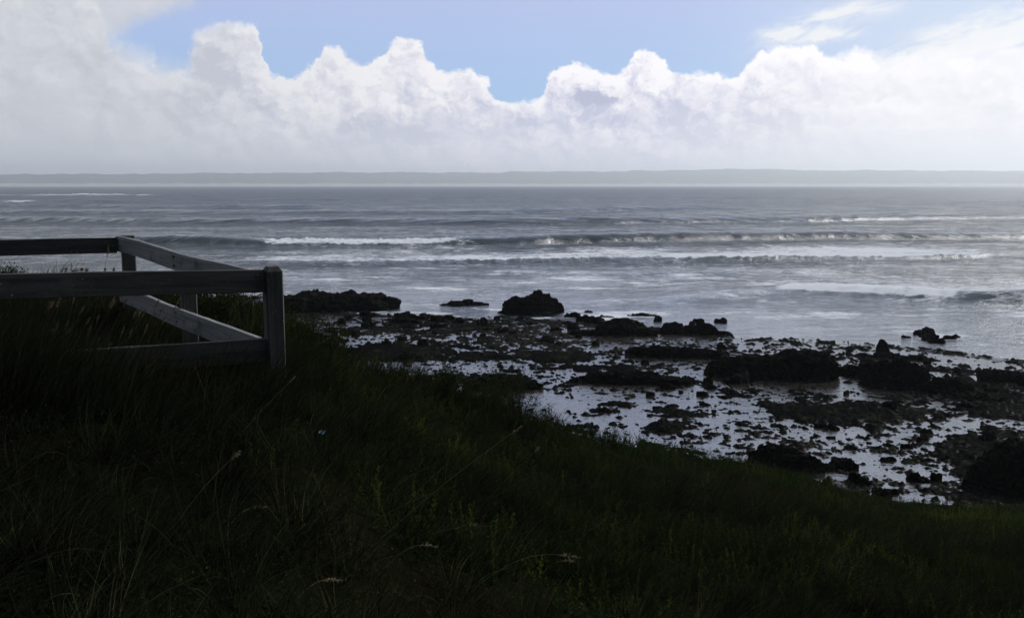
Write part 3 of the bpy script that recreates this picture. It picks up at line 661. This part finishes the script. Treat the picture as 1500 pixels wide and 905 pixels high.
# loose small stones in countable scatters
def scatter(n, x0, x1, y0, y1, label, group, name, seed, smin, smax, sky=.75):
    r = random.Random(seed); protos = [rock_mesh(1, .8, .55, seed * 10 + k, None, M_rock if k % 2 else M_rock2, 3, 1.3) for k in range(5)]
    for i in range(n):
        px, py = r.uniform(x0, x1), r.uniform(y0, y1); p = ground_pt(px, py); s = r.uniform(smin, smax) * (1.6 if r.random() < .12 else 1)
        o = link(name, protos[i % 5], None, (p[0], p[1], -.03)); o.scale = (s * r.uniform(.8, 1.7), s * r.uniform(.8, 1.2), s * r.uniform(.7, 1.2)); o.rotation_euler = (0, 0, r.uniform(-.6, .6))
        tag(o, label, 'rock', group); STONES.append((o, px, py))
scatter(9, 1322, 1404, 488, 506, 'small rock of the loose cluster standing in the water off the standing stone', 'rocks in the water behind the standing stone', 'sea_rock', 61, .3, .75)
scatter(46, 500, 900, 462, 508, 'small dark rock in the broken rubble field between the twin-humped boulder and the grass', 'stones of the rubble field', 'small_rock', 62, .25, .6)
scatter(16, 820, 1065, 470, 490, 'knobbly stone lying along the rubble ridge at the edge of the wash', 'stones along the rubble ridge', 'ridge_stone', 63, .45, .8)
scatter(34, 940, 1460, 520, 580, 'dark stone between the big ledges of the middle reef', 'stones of the middle reef', 'small_rock', 64, .2, .5)
scatter(46, 1020, 1460, 585, 725, 'dark stone among the small pools of the lower right reef', 'stones of the lower right reef', 'small_rock', 65, .12, .38)
scatter(10, 585, 660, 462, 474, 'dark knob on the outer rim of the reef below the flat rock', 'knobs on the outer rim of the reef', 'small_rock', 66, .4, .8)

label_stones()

# ------------------------------------------------------------------ fence
def board(name, a, b, hgt, thick, parent, mat, seed=0, seg=40):
    """rail from a to b (top edge line), local x along it"""
    a, b = Vector(a), Vector(b); L_ = (b - a).length; n = seg; r = []
    prof = [(-thick / 2, -.004), (-thick / 2 + .004, 0), (thick / 2 - .004, 0), (thick / 2, -.004), (thick / 2, -hgt + .004), (thick / 2 - .004, -hgt), (-thick / 2 + .004, -hgt), (-thick / 2, -hgt + .004)]
    xs = np.linspace(0, L_, n + 1); V = []
    for x in xs:
        wy = .012 * float(fbm2(np.array([x * .8 + seed]), np.array([seed * 1.0]), 2)[0]); wz = .014 * float(fbm2(np.array([x * .7 + seed * 3]), np.array([4.0]), 2)[0])
        for j, (py, pz) in enumerate(prof):
            ch = .0025 * float(fbm2(np.array([x * 9 + seed]), np.array([j * 3.0]), 3)[0])
            V.append((x, py + wy, pz + wz + ch))
    Fq = grid_faces(n + 1, 8, wrap=True)
    me = mesh_np(name, V, Fq, mat)
    import bmesh
    bm = bmesh.new(); bm.from_mesh(me); bm.verts.ensure_lookup_table()
    bm.faces.new([bm.verts[i] for i in range(8)]); bm.faces.new([bm.verts[n * 8 + i] for i in range(8)][::-1]); bmesh.ops.recalc_face_normals(bm, faces=bm.faces); bm.to_mesh(me); bm.free()
    o = link(name, me, parent)
    xd = (b - a).normalized(); yd = Vector((0, 0, 1)).cross(xd).normalized(); zd = xd.cross(yd)
    M = Matrix((xd, yd, zd)).transposed().to_4x4(); M.translation = a - Vector(parent.location); o.matrix_local = M
    return o
def post(x, y, z0, z1, w, rot, parent, cham=.028, seed=0):
    h = z1 - z0; n = 24; V = []; c = .006
    ring = [(-1, -1 + c / w * 2), (-1 + c / w * 2, -1), (1 - c / w * 2, -1), (1, -1 + c / w * 2), (1, 1 - c / w * 2), (1 - c / w * 2, 1), (-1 + c / w * 2, 1), (-1, 1 - c / w * 2)]
    zs = list(np.linspace(0, h - cham, n)) + [h]
    for i, zz in enumerate(zs):
        k = 1 if i < n else 1 - cham / (w / 2) * .62
        for j, (qx, qy) in enumerate(ring):
            e = .003 * float(fbm2(np.array([zz * 3 + seed]), np.array([j * 2.0]), 3)[0])
            V.append((zz + (e if i == n else 0), qx * w / 2 * k + e, qy * w / 2 * k + e))
    me = mesh_np('post', V, grid_faces(n + 1, 8, wrap=True), M_woodd)
    import bmesh
    bm = bmesh.new(); bm.from_mesh(me); bm.verts.ensure_lookup_table(); bm.faces.new([bm.verts[n * 8 + i] for i in range(8)]); bmesh.ops.recalc_face_normals(bm, faces=bm.faces); bm.to_mesh(me); bm.free()
    o = link('post', me, parent)
    cr, sr = math.cos(rot), math.sin(rot)
    M = Matrix(((0, cr, -sr), (0, sr, cr), (1, 0, 0))).to_4x4(); M.translation = Vector((x, y, z0)) - Vector(parent.location); o.matrix_local = M
    return o
def build_fence():
    c1 = np.array([-1.50, 5.75]); c2 = np.array([-3.52, 8.45]); u = (c2 - c1) / np.linalg.norm(c2 - c1)       # side run
    v = np.array([-1.28, -.71]); v = v / np.linalg.norm(v)                                                   # along the near and far runs
    v2 = np.array([-.90, -.42]); v2 = v2 / np.linalg.norm(v2)
    root = bpy.data.objects.new('wooden_fence', None); C.objects.link(root); root.location = (c1[0], c1[1], float(slope_z(c1[0], c1[1])))
    tag(root, 'weathered grey post and rail wooden fence enclosing a corner of the bluff top', 'fence')
    z1 = pt_y(397, 390, 5.75)[2]; z2 = pt_y(190, 345, 8.45)[2]; mid = (c1 + c2) / 2; rot = math.atan2(v[1], v[0])
    gz = lambda p: float(slope_z(p[0], p[1])) - .3
    post(c1[0], c1[1], gz(c1), z1, .106, rot, root, .03, 1)
    post(c2[0], c2[1], gz(c2), z2, .112, rot, root, .004, 2)
    post(mid[0], mid[1], gz(mid), (z1 + z2) / 2 - .075, .108, rot, root, .004, 3)
    e1 = c1 + v * 2.5; e2 = c2 + v2 * 2.6
    zl = pt_y(0, 403, 4.9)[2]; sl = (zl - (z1 - .012)) / np.linalg.norm(np.array([-.5556 * 4.95, 4.95]) - c1)
    post(e1[0], e1[1], gz(e1), z1 + sl * 2.5 + .01, .106, rot, root, .03, 4); post(e2[0], e2[1], gz(e2), z2 + .01, .11, rot, root, .004, 5)
    def P3(p, z): return (p[0], p[1], z)
    n_in = np.array([-u[1], u[0]]); n_in = n_in if n_in[0] < 0 else -n_in           # towards the inside of the enclosure
    board('rail', P3(c1 + v * .055, z1 - .012), P3(e1, z1 - .012 + sl * 2.5), .142, .042, root, M_woodd, 1)
    board('rail', P3(c1 + v * .055 + u * .0, z1 - .455), P3(e1, z1 - .455 + sl * 2.5), .15, .042, root, M_woodd, 2)
    o1 = n_in * .077
    board('rail', P3(c1 + o1 + u * .07, z1 - .030), P3(c2 + o1 + u * .03, z2 - .006), .14, .04, root, M_wood, 3)
    board('rail', P3(c1 + o1 + u * .05, z1 - .452), P3(c2 + o1 + u * .03, z2 - .462), .145, .04, root, M_wood, 4)
    o2 = np.array([v2[1], -v2[0]]); o2 = o2 if o2[1] < 0 else -o2
    board('rail', P3(c2 + o1 + o2 * .02 + v2 * .02, z2 - .012), P3(e2 + o1, z2 + .008), .14, .04, root, M_woodd, 5)
    # coach bolts at the joints
    import bmesh
    def bolt(p, nrm):
        bm = bmesh.new(); bmesh.ops.create_cone(bm, cap_ends=True, segments=12, radius1=.011, radius2=.008, depth=.010)
        me = bpy.data.meshes.new('bolt'); bm.to_mesh(me); bm.free(); me.materials.append(M_bolt)
        o = link('bolt', me, root); q = Vector((nrm[0], nrm[1], 0)).to_track_quat('Z', 'Y'); M = q.to_matrix().to_4x4(); M.translation = Vector(p) - Vector(root.location); o.matrix_local = M
    nf = np.array([v[1], -v[0]]); nf = nf if nf[1] < 0 else -nf
    for dz in (-.045, -.115):
        a = c1 + v * .10 + nf * .024; bolt((a[0], a[1], z1 - .012 + dz), nf)
        for q in (c1 + u * .16, mid, c2 - u * .02):
            b_ = q + o1 + n_in * .024; zt = z1 - .03 + (z2 - z1 + .024) * np.linalg.norm(q - c1) / np.linalg.norm(c2 - c1)
            bolt((b_[0], b_[1], zt + dz), n_in)
            bolt((b_[0], b_[1], zt - .43 + dz), n_in) if q is mid else None
    return c1, c2, u, v
FC1, FC2, FU, FV = build_fence()

# ------------------------------------------------------------------ vegetation builders (numpy)
def unit(a): return a / np.maximum(np.linalg.norm(a, axis=-1, keepdims=True), 1e-9)
def ribbons(base, dirn, length, width, bend, wind, seg=4, taper=True):
    """curved grass blades: base (n,3), dirn (n,3) unit; returns verts, quads, per-vertex blade index"""
    n = len(base); t = np.linspace(0, 1, seg + 1)
    side = unit(np.cross(dirn, np.array([0, 0, 1.0]) + RNG.normal(0, .35, (n, 3))))
    P = base[:, None] + dirn[:, None] * (length[:, None] * t)[..., None] + (wind[:, None] * (length * bend)[:, None, None]) * (t ** 2)[None, :, None]
    W = width[:, None] * (1 - .92 * t ** 1.6 if taper else np.ones_like(t))[None]
    Lf = P - side[:, None] * W[..., None] / 2; Rt = P + side[:, None] * W[..., None] / 2
    V = np.stack([Lf, Rt], 2).reshape(-1, 3)
    i0 = (np.arange(n) * (seg + 1) * 2)[:, None] + np.arange(seg)[None] * 2
    Q = np.stack([i0, i0 + 1, i0 + 3, i0 + 2], -1).reshape(-1, 4)
    return V, Q, np.repeat(np.arange(n), (seg + 1) * 2)
def leaves(base, dirn, length, width):
    n = len(base); side = unit(np.cross(dirn, RNG.normal(0, 1, (n, 3)))); up = np.cross(side, dirn)
    a = base; m = base + dirn * (length * .45)[:, None] + up * (length * .1)[:, None]; b = base + dirn * length[:, None]
    V = np.stack([a, m + side * width[:, None] / 2, b, m - side * width[:, None] / 2], 1).reshape(-1, 3)
    return V, np.arange(n * 4).reshape(-1, 4), np.repeat(np.arange(n), 4)
def fan_points(n, d0, d1, a0=-.62, a1=.60, power=1.0):
    """random points over the visible slope, denser near by"""
    az = RNG.uniform(a0, a1, n); u = RNG.uniform(0, 1, n) ** power; d = d0 + (d1 - d0) * u
    de, _ = edge_fn(az); ok = d < de + .8; az, d = az[ok], d[ok]
    return d * np.sin(az), d * np.cos(az), d, az

def sprigs(x, y, h, nleaf, lsize, mat, name, lean=.25, zoff=0.0):
    """upright leafy shoots"""
    n = len(x); z = slope_z(x, y) + zoff; ax = unit(np.stack([RNG.normal(0, lean, n), RNG.normal(0, lean, n), np.ones(n)], -1))
    k = np.tile(np.linspace(.12, 1, nleaf), n); I = np.repeat(np.arange(n), nleaf)
    base = np.stack([x, y, z], -1)[I] + ax[I] * (h[I] * k)[:, None]
    th = RNG.uniform(0, 2 * math.pi, len(I)); out = np.stack([np.cos(th), np.sin(th), RNG.uniform(.2, 1.3, len(I))], -1)
    V, Q, li = leaves(base, unit(out + ax[I] * .5), lsize * RNG.uniform(.7, 1.4, len(I)) * (1.15 - .5 * k), lsize * .42 * RNG.uniform(.7, 1.3, len(I)))
    tint = np.clip(RNG.beta(2, 3, n)[I] * .7 + .35 * k * RNG.uniform(.5, 1, len(I)) + .45 * fbm2(x * .7, y * .7, 3, .5, 141)[I], 0, 1)[li]
    return V, Q, tint
def build_cover():
    # low mat of small leaves everywhere beyond 3 m
    x, y, d, az = fan_points(250000, 2.6, 26, power=.85)
    dens = fbm2(x * .9, y * .9, 4, .55, 101); ok = (RNG.uniform(-.6, .5, len(x)) < dens); x, y, d = x[ok], y[ok], d[ok]; n = len(x)
    hh = .03 + .16 * np.clip(fbm2(x * 1.3, y * 1.3, 3, .5, 111) + .35, 0, 1) * RNG.uniform(.2, 1, n)
    base = np.stack([x, y, slope_z(x, y) + hh * .9], -1); th = RNG.uniform(0, 2 * math.pi, n)
    dr = unit(np.stack([np.cos(th), np.sin(th), RNG.uniform(-.2, 1.2, n)], -1)); s = np.clip(.008 + .0016 * d, .012, .034) * RNG.uniform(.7, 1.4, n)
    V, Q, li = leaves(base, dr, s, s * .45)
    tint = np.clip(RNG.beta(2, 3.5, n) + .3 * fbm2(x * .5, y * .5, 3, .5, 121), 0, 1)[li]
    # sprigs in drifts, mid slope
    x, y, d, az = fan_points(27000, 4.2, 22, -.45, .58, .8)
    dens = fbm2(x * .6, y * .6, 3, .5, 131) + .35 * np.exp(-((az - .02) / .22) ** 2) - .2 * (az < -.3); ok = RNG.uniform(-.15, .55, len(x)) < dens; x, y, d = x[ok], y[ok], d[ok]
    V2, Q2, t2 = sprigs(x, y, RNG.uniform(.08, .24, len(x)) * (1 + .6 * fbm2(x * 1.1, y * 1.1, 2, .5, 151)), 24, .027, None, '')
    V3 = np.concatenate([V, V2]); Q3 = np.concatenate([Q, Q2 + len(V)]); T3 = np.concatenate([tint, t2])
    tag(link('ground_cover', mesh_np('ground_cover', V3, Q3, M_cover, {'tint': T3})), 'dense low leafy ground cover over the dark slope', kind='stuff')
def build_grass():
    Vs, Qs, Ts, off = [], [], [], 0
    def add(V, Q, T):
        nonlocal off
        Vs.append(V); Qs.append(Q + off); Ts.append(T); off += len(V)
    windv = unit(np.array([.9, .25, -.25]))
    # tussocks
    x, y, d, az = fan_points(1500, 2.3, 13, -.62, .58, .8)
    keep = fbm2(x * .5, y * .5, 3, .5, 201) > -.25 - .2 * (az < 0); x, y, d, az = x[keep], y[keep], d[keep], az[keep]
    nb = 60; I = np.repeat(np.arange(len(x)), nb); n = len(I)
    r = RNG.normal(0, .05, (n, 2)); bx, by = x[I] + r[:, 0], y[I] + r[:, 1]; base = np.stack([bx, by, slope_z(bx, by) - .01], -1)
    dirn = unit(np.stack([r[:, 0] * 7 + RNG.normal(.12, .22, n), r[:, 1] * 7 + RNG.normal(0, .22, n), np.ones(n)], -1))
    tl = RNG.uniform(.16, .42, len(x))[I] * RNG.uniform(.5, 1.25, n)
    wv = unit(windv[None] + RNG.normal(0, .35, (len(x), 3))[I] + np.stack([r[:, 0] * 8, r[:, 1] * 8, -.5 * np.ones(n)], -1))
    V, Q, li = ribbons(base, dirn, tl, RNG.uniform(.0022, .0045, n) * (1 + d[I] * .05), RNG.uniform(.2, .75, n), wv, 5)
    add(V, Q, np.clip(RNG.beta(1.6, 3.2, n), 0, 1)[li])
    # loose single blades
    x, y, d, az = fan_points(130000, 2.2, 24, power=.75); k_ = fbm2(x * .8, y * .8, 4, .55, 211) - .5 * np.clip((az + .30) * 5, 0, 1) * (d > 4.2) > RNG.uniform(-.45, .35, len(x)); x, y, d = x[k_], y[k_], d[k_]; n = len(x)
    base = np.stack([x, y, slope_z(x, y)], -1); dirn = unit(np.stack([RNG.normal(.1, .4, n), RNG.normal(0, .4, n), np.ones(n)], -1))
    wv = unit(windv[None] + RNG.normal(0, .5, (n, 3)))
    V, Q, li = ribbons(base, dirn, RNG.uniform(.08, .26, n), RNG.uniform(.002, .004, n) * (1 + d * .07), RNG.uniform(.1, .8, n), wv, 4)
    add(V, Q, np.clip(RNG.beta(1.6, 3.4, n), 0, 1)[li])
    # taller grass standing against the near rails
    n = 9000; s = RNG.uniform(-.2, 2.6, n); o = RNG.normal(-.12, .35, n)
    nrm = np.array([FV[1], -FV[0]]); nrm = nrm if nrm[1] < 0 else -nrm
    x = FC1[0] + FV[0] * s + nrm[0] * o; y = FC1[1] + FV[1] * s + nrm[1] * o; base = np.stack([x, y, slope_z(x, y) - .01], -1)
    ln = (.16 + .34 * np.clip(s / 1.2, 0, 1)) * RNG.uniform(.45, 1.2, n)
    dirn = unit(np.stack([RNG.normal(.16, .16, n), RNG.normal(0, .16, n), np.ones(n)], -1))
    V, Q, li = ribbons(base, dirn, ln, RNG.uniform(.002, .004, n), RNG.uniform(.05, .5, n), unit(windv[None] + RNG.normal(0, .3, (n, 3))), 5)
    add(V, Q, np.clip(RNG.beta(1.6, 2.6, n), 0, 1)[li])
    # thick turf burying the left end of the bottom rail
    n = 16000; s = RNG.uniform(.55, 2.6, n); o = RNG.uniform(-.25, .75, n)
    x = FC1[0] + FV[0] * s + nrm[0] * o; y = FC1[1] + FV[1] * s + nrm[1] * o; base = np.stack([x, y, slope_z(x, y) - .01], -1)
    ln = (.12 + .30 * np.clip((s - .55) / .7, 0, 1)) * RNG.uniform(.5, 1.15, n) * np.clip(1.15 - .7 * np.abs(o - .15), .3, 1)
    dirn = unit(np.stack([RNG.normal(.12, .25, n), RNG.normal(0, .25, n), np.ones(n)], -1))
    V, Q, li = ribbons(base, dirn, ln, RNG.uniform(.003, .006, n), RNG.uniform(.1, .6, n), unit(windv[None] + RNG.normal(0, .4, (n, 3))), 4)
    add(V, Q, np.clip(RNG.beta(1.6, 3.2, n), 0, 1)[li])
    # grass inside the enclosure
    n = 26000; s = RNG.uniform(-.2, 4.2, n); q = RNG.uniform(.1, 4.6, n); x = FC1[0] + FV[0] * s + FU[0] * q; y = FC1[1] + FV[1] * s + FU[1] * q
    base = np.stack([x, y, slope_z(x, y) - .01], -1); dirn = unit(np.stack([RNG.normal(.12, .25, n), RNG.normal(0, .25, n), np.ones(n)], -1))
    ln = RNG.uniform(.12, .34, n) * np.where(q > 3.0, .7, 1)
    V, Q, li = ribbons(base, dirn, ln, RNG.uniform(.003, .006, n), RNG.uniform(.1, .6, n), unit(windv[None] + RNG.normal(0, .3, (n, 3))), 4)
    add(V, Q, np.clip(RNG.beta(1.6, 3.4, n), 0, 1)[li])
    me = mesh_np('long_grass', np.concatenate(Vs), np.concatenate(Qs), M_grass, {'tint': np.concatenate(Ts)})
    tag(link('long_grass', me), 'long dark wind-laid grass tangled over the near slope', kind='stuff')
build_cover(); build_grass()

# ------------------------------------------------------------------ shrubs standing on the edge
def tube(pts, rad, k=5):
    pts = np.array(pts, float); n = len(pts); V = []
    for i in range(n):
        t = unit(pts[min(i + 1, n - 1)] - pts[max(i - 1, 0)]); a = unit(np.cross(t, [.3, .9, .2])); b = np.cross(t, a)
        r = rad[i] if hasattr(rad, '__len__') else rad
        for j in range(k): V.append(pts[i] + r * (a * math.cos(2 * math.pi * j / k) + b * math.sin(2 * math.pi * j / k)))
    return np.array(V), grid_faces(n, k, wrap=True)
def shrub(px, py, y, w, h, label, seed, n=900, name='shrub', leaf=.028):
    rr = np.random.default_rng(seed); w, h = (w * 1.5, h * 1.7 + .06) if seed in (1, 2, 3, 4, 5, 10, 11) else (w * 1.25, h * 1.3 + .06); p = pt_y(px, py, y - .25); gx, gy = p[0], p[1]; gz = float(slope_z(gx, gy))
    root = bpy.data.objects.new(name, None); C.objects.link(root); root.location = (gx, gy, gz); tag(root, label, 'shrub')
    SV, SQ, so, B, D_, Ls = [], [], 0, [], [], []
    ns = max(7, int(n / 75))
    for i in range(ns):
        th = rr.uniform(0, 2 * math.pi); r = w * .5 * math.sqrt(rr.uniform(0, 1)); hh = h * rr.uniform(.55, 1.0) * (1 - .45 * (r / (w * .5)) ** 2)
        tip = np.array([r * math.cos(th), r * math.sin(th), hh]); ts = np.linspace(0, 1, 6)[:, None]
        pts = tip * ts * np.array([1, 1, 1]) + np.array([0, 0, .0]) + rr.normal(0, .012, (6, 3)) * ts
        pts[:, :2] = tip[:2] * ts ** .7
        V, Q = tube(pts, np.linspace(.006, .002, 6), 4); SV.append(V); SQ.append(Q + so); so += len(V)
        m = n // ns; k = rr.uniform(.25, 1.02, m); bp = np.stack([np.interp(k, ts[:, 0], pts[:, j]) for j in range(3)], -1) + rr.normal(0, .022 + .02 * w, (m, 3))
        d = np.stack([rr.normal(0, 1, m), rr.normal(0, 1, m), rr.uniform(.2, 1.8, m)], -1); B.append(bp); D_.append(unit(d)); Ls.append(leaf * rr.uniform(.6, 1.3, m))
    B, D_, Ls = np.concatenate(B), np.concatenate(D_), np.concatenate(Ls)
    V, Q, li = leaves(B, D_, Ls, Ls * .42)
    link('foliage', mesh_np('foliage', V, Q, M_shrub, {'tint': np.clip(rr.beta(2, 3, len(B)), 0, 1)[li]}), root)
    link('stem', mesh_np('stem', np.concatenate(SV), np.concatenate(SQ), M_stem), root)
shrub(648, 592, 10.4, .28, .36, 'slim dark shrub poking up against the pools, tallest on the grassy edge', 1, 1100)
shrub(672, 596, 10.6, .26, .26, 'small shrub just right of the slim tallest one', 2, 700)
shrub(712, 612, 10.6, .55, .34, 'wide dark shrub below the black ledge on the edge', 3, 1800)
shrub(760, 622, 11.0, .42, .40, 'dense shrub at the right end of the clump under the black ledge', 4, 1600)
shrub(792, 628, 11.3, .30, .22, 'low shrub right of the dense one where the edge dips', 5, 700)
shrub(440, 500, 8.4, .55, .26, 'bushy shrub just right of the near fence post', 6, 3000)
shrub(478, 528, 8.6, .42, .30, 'rounder low shrub right of the bushy one by the post', 7, 1500)
shrub(12, 430, 11.0, .62, .16, 'green bush peeping over the top rail at the far left', 8, 3600)
shrub(322, 452, 9.8, .85, .24, 'low bush framed between the rails and the near post', 9, 2200)
shrub(895, 655, 13.0, .22, .24, 'lone small shrub on the skyline right of the clump', 10, 500)
shrub(560, 562, 9.6, .30, .16, 'low tuft-like shrub left of the slim tallest one', 11, 600)

# ------------------------------------------------------------------ tall stalks
def stalk(base, tip, label, group=None, rad=.0016, bow=.04, head=.10, name='grass_stalk', hw=.012, seed=0):
    rr = np.random.default_rng(seed + 500); base, tip = np.array(base, float), np.array(tip, float); Ln = np.linalg.norm(tip - base)
    root = bpy.data.objects.new(name, None); C.objects.link(root); root.location = base; tag(root, label, 'grass stalk', group)
    t = np.linspace(0, 1, 14)[:, None]; pts = (tip - base) * t; pts[:, 2] += (np.sin(t[:, 0] * math.pi) * bow * Ln)
    V, Q = tube(pts, np.linspace(rad, rad * .5, 14), 4); link('stem', mesh_np('stem', V, Q, M_dry, {'tint': np.full(len(V), .4)}), root)
    if head:
        n = 46; k = rr.uniform(1 - head / Ln, 1.0, n); B = np.stack([np.interp(k, t[:, 0], pts[:, j]) for j in range(3)], -1)
        ax = unit(pts[-1] - pts[-3]); D_ = unit(ax[None] + rr.normal(0, .45, (n, 3))); taper = np.sin(np.clip((1 - k) * Ln / head, 0.05, 1) * math.pi * .8 + .4)
        l = hw * 1.3 * rr.uniform(.7, 1.3, n) * taper
        V, Q, li = leaves(B, D_, l, l * .35); link('seed_head', mesh_np('seed_head', V, Q, M_dry, {'tint': rr.uniform(.2, .9, len(B))[li]}), root)
def on_slope(px, py):
    d = pdir(px, py); t = np.linspace(1.5, 30, 900); P = d[None] * t[:, None] + np.array([0, 0, EYE]); z = slope_z(P[:, 0], P[:, 1]); i = np.argmax(P[:, 2] < z); return np.array([P[i, 0], P[i, 1], z[i]])
def stalk_px(b, tip, label, dy=0.0, **kw):
    base = on_slope(*b); tp = pt_y(tip[0], tip[1], base[1] + dy); base[2] -= .02; stalk(base, tp, label, **kw)
rr = random.Random(5)
CNT = NTH + ['twenty-' + q for q in NTH[:9]] + ['thirtieth']
for i in range(30):
    bx = 20 + 195 * (i + rr.uniform(.1, .9)) / 30; by = rr.uniform(538, 566); hgt = rr.uniform(60, 140); lean = rr.uniform(.22, .55)
    stalk_px((bx, by), (bx + hgt * lean, by - hgt), 'thin seeding dry stalk before the near rails, ' + CNT[i] + ' from the left at its foot', dy=rr.uniform(-.1, .15), group='dry stalks in front of the near rails', bow=.01, head=rr.uniform(.06, .11), seed=i, rad=.0019, hw=.015)
for i, (tx, ty) in enumerate([(97, 393), (112, 394), (121, 392), (127, 394), (154, 393), (167, 393)]):
    stalk_px((tx - 34 + i * 3, 545), (tx, ty), 'stalk whose brown seed head pokes above the near top rail, ' + NTH[i] + ' from left', dy=.1, group='stalks poking above the top rail', bow=.0, head=.05, seed=50 + i, hw=.016, rad=.0014)
stalk_px((118, 548), (160, 360), 'tallest grass stalk, its loose seed head against the sea above the near rail', dy=.1, bow=.0, head=.10, seed=70, hw=.014, rad=.0013)
stalk_px((500, 838), (764, 624), 'very long thin stalk leaning right across the middle of the dark slope', dy=.3, bow=.03, head=.08, seed=71, rad=.0018)
stalk_px((345, 640), (432, 552), 'long pale stalk leaning right at the foot of the near fence post', dy=.2, bow=.02, head=.05, seed=72, rad=.0018)
stalk_px((232, 800), (352, 660), 'bent pale stalk in the black grass at the lower left', dy=.2, bow=.06, head=.06, seed=73, rad=.0016)
stalk_px((690, 860), (848, 816), 'pale stalk with a feathery head lying low near the bottom centre', dy=.2, bow=.14, head=.12, seed=74, hw=.018, rad=.0016)
stalk_px((700, 745), (790, 655), 'short leaning stalk right of the very long thin one', dy=.2, bow=.02, head=.05, seed=75, rad=.0014)
stalk_px((1335, 850), (1332, 812), 'single pale upright stalk low on the right of the slope', dy=.0, bow=.0, head=.0, seed=76, rad=.0035)
stalk_px((222, 520), (216, 480), 'short pale stalk between the near rails', dy=.0, bow=.02, head=.0, seed=77, rad=.0016)
for i, (bx, by, tx, ty) in enumerate([(640, 800, 700, 768), (560, 830, 640, 800), (780, 850, 842, 822), (430, 880, 500, 850), (330, 770, 390, 742)]):
    stalk_px((bx, by), (tx, ty), 'arched feathery grass head ' + ['right of centre beside the long thin stalk', 'low left of the long thin stalk', 'nearest the pale low feathery stalk', 'lowest of all in the near grass', 'leftmost, below the bent pale stalk'][i], dy=.15, group='arched feathery heads in the near grass', bow=.18, head=.10, seed=90 + i, hw=.016, rad=.0014)

# a scrap of pale blue litter caught in the slope
def litter():
    p = on_slope(471, 648); n = 9; a, b = np.meshgrid(np.linspace(-1, 1, n), np.linspace(-1, 1, n))
    z = .35 * np.abs(fbm2(a * 1.5 + 3, b * 1.5, 3, .5, 7)) + .25 * a * b; keep = np.stack([a + .2 * b, b * .8, z], -1).reshape(-1, 3) * .016
    keep[:, 2] += .09
    m, t, bs, out = new_mat('blue_plastic'); bs.inputs['Base Color'].default_value = (.12, .24, .32, 1); bs.inputs['Roughness'].default_value = .4
    me = mesh_np('plastic_scrap', keep, grid_faces(n, n), m, smooth=True); o = link('plastic_scrap', me, None, tuple(p))
    md = o.modifiers.new('thickness', 'SOLIDIFY'); md.thickness = .0012; o.rotation_euler = (R(35), R(10), 0)
    tag(o, 'crumpled pale blue plastic scrap caught in the dark grass', 'litter')
litter()
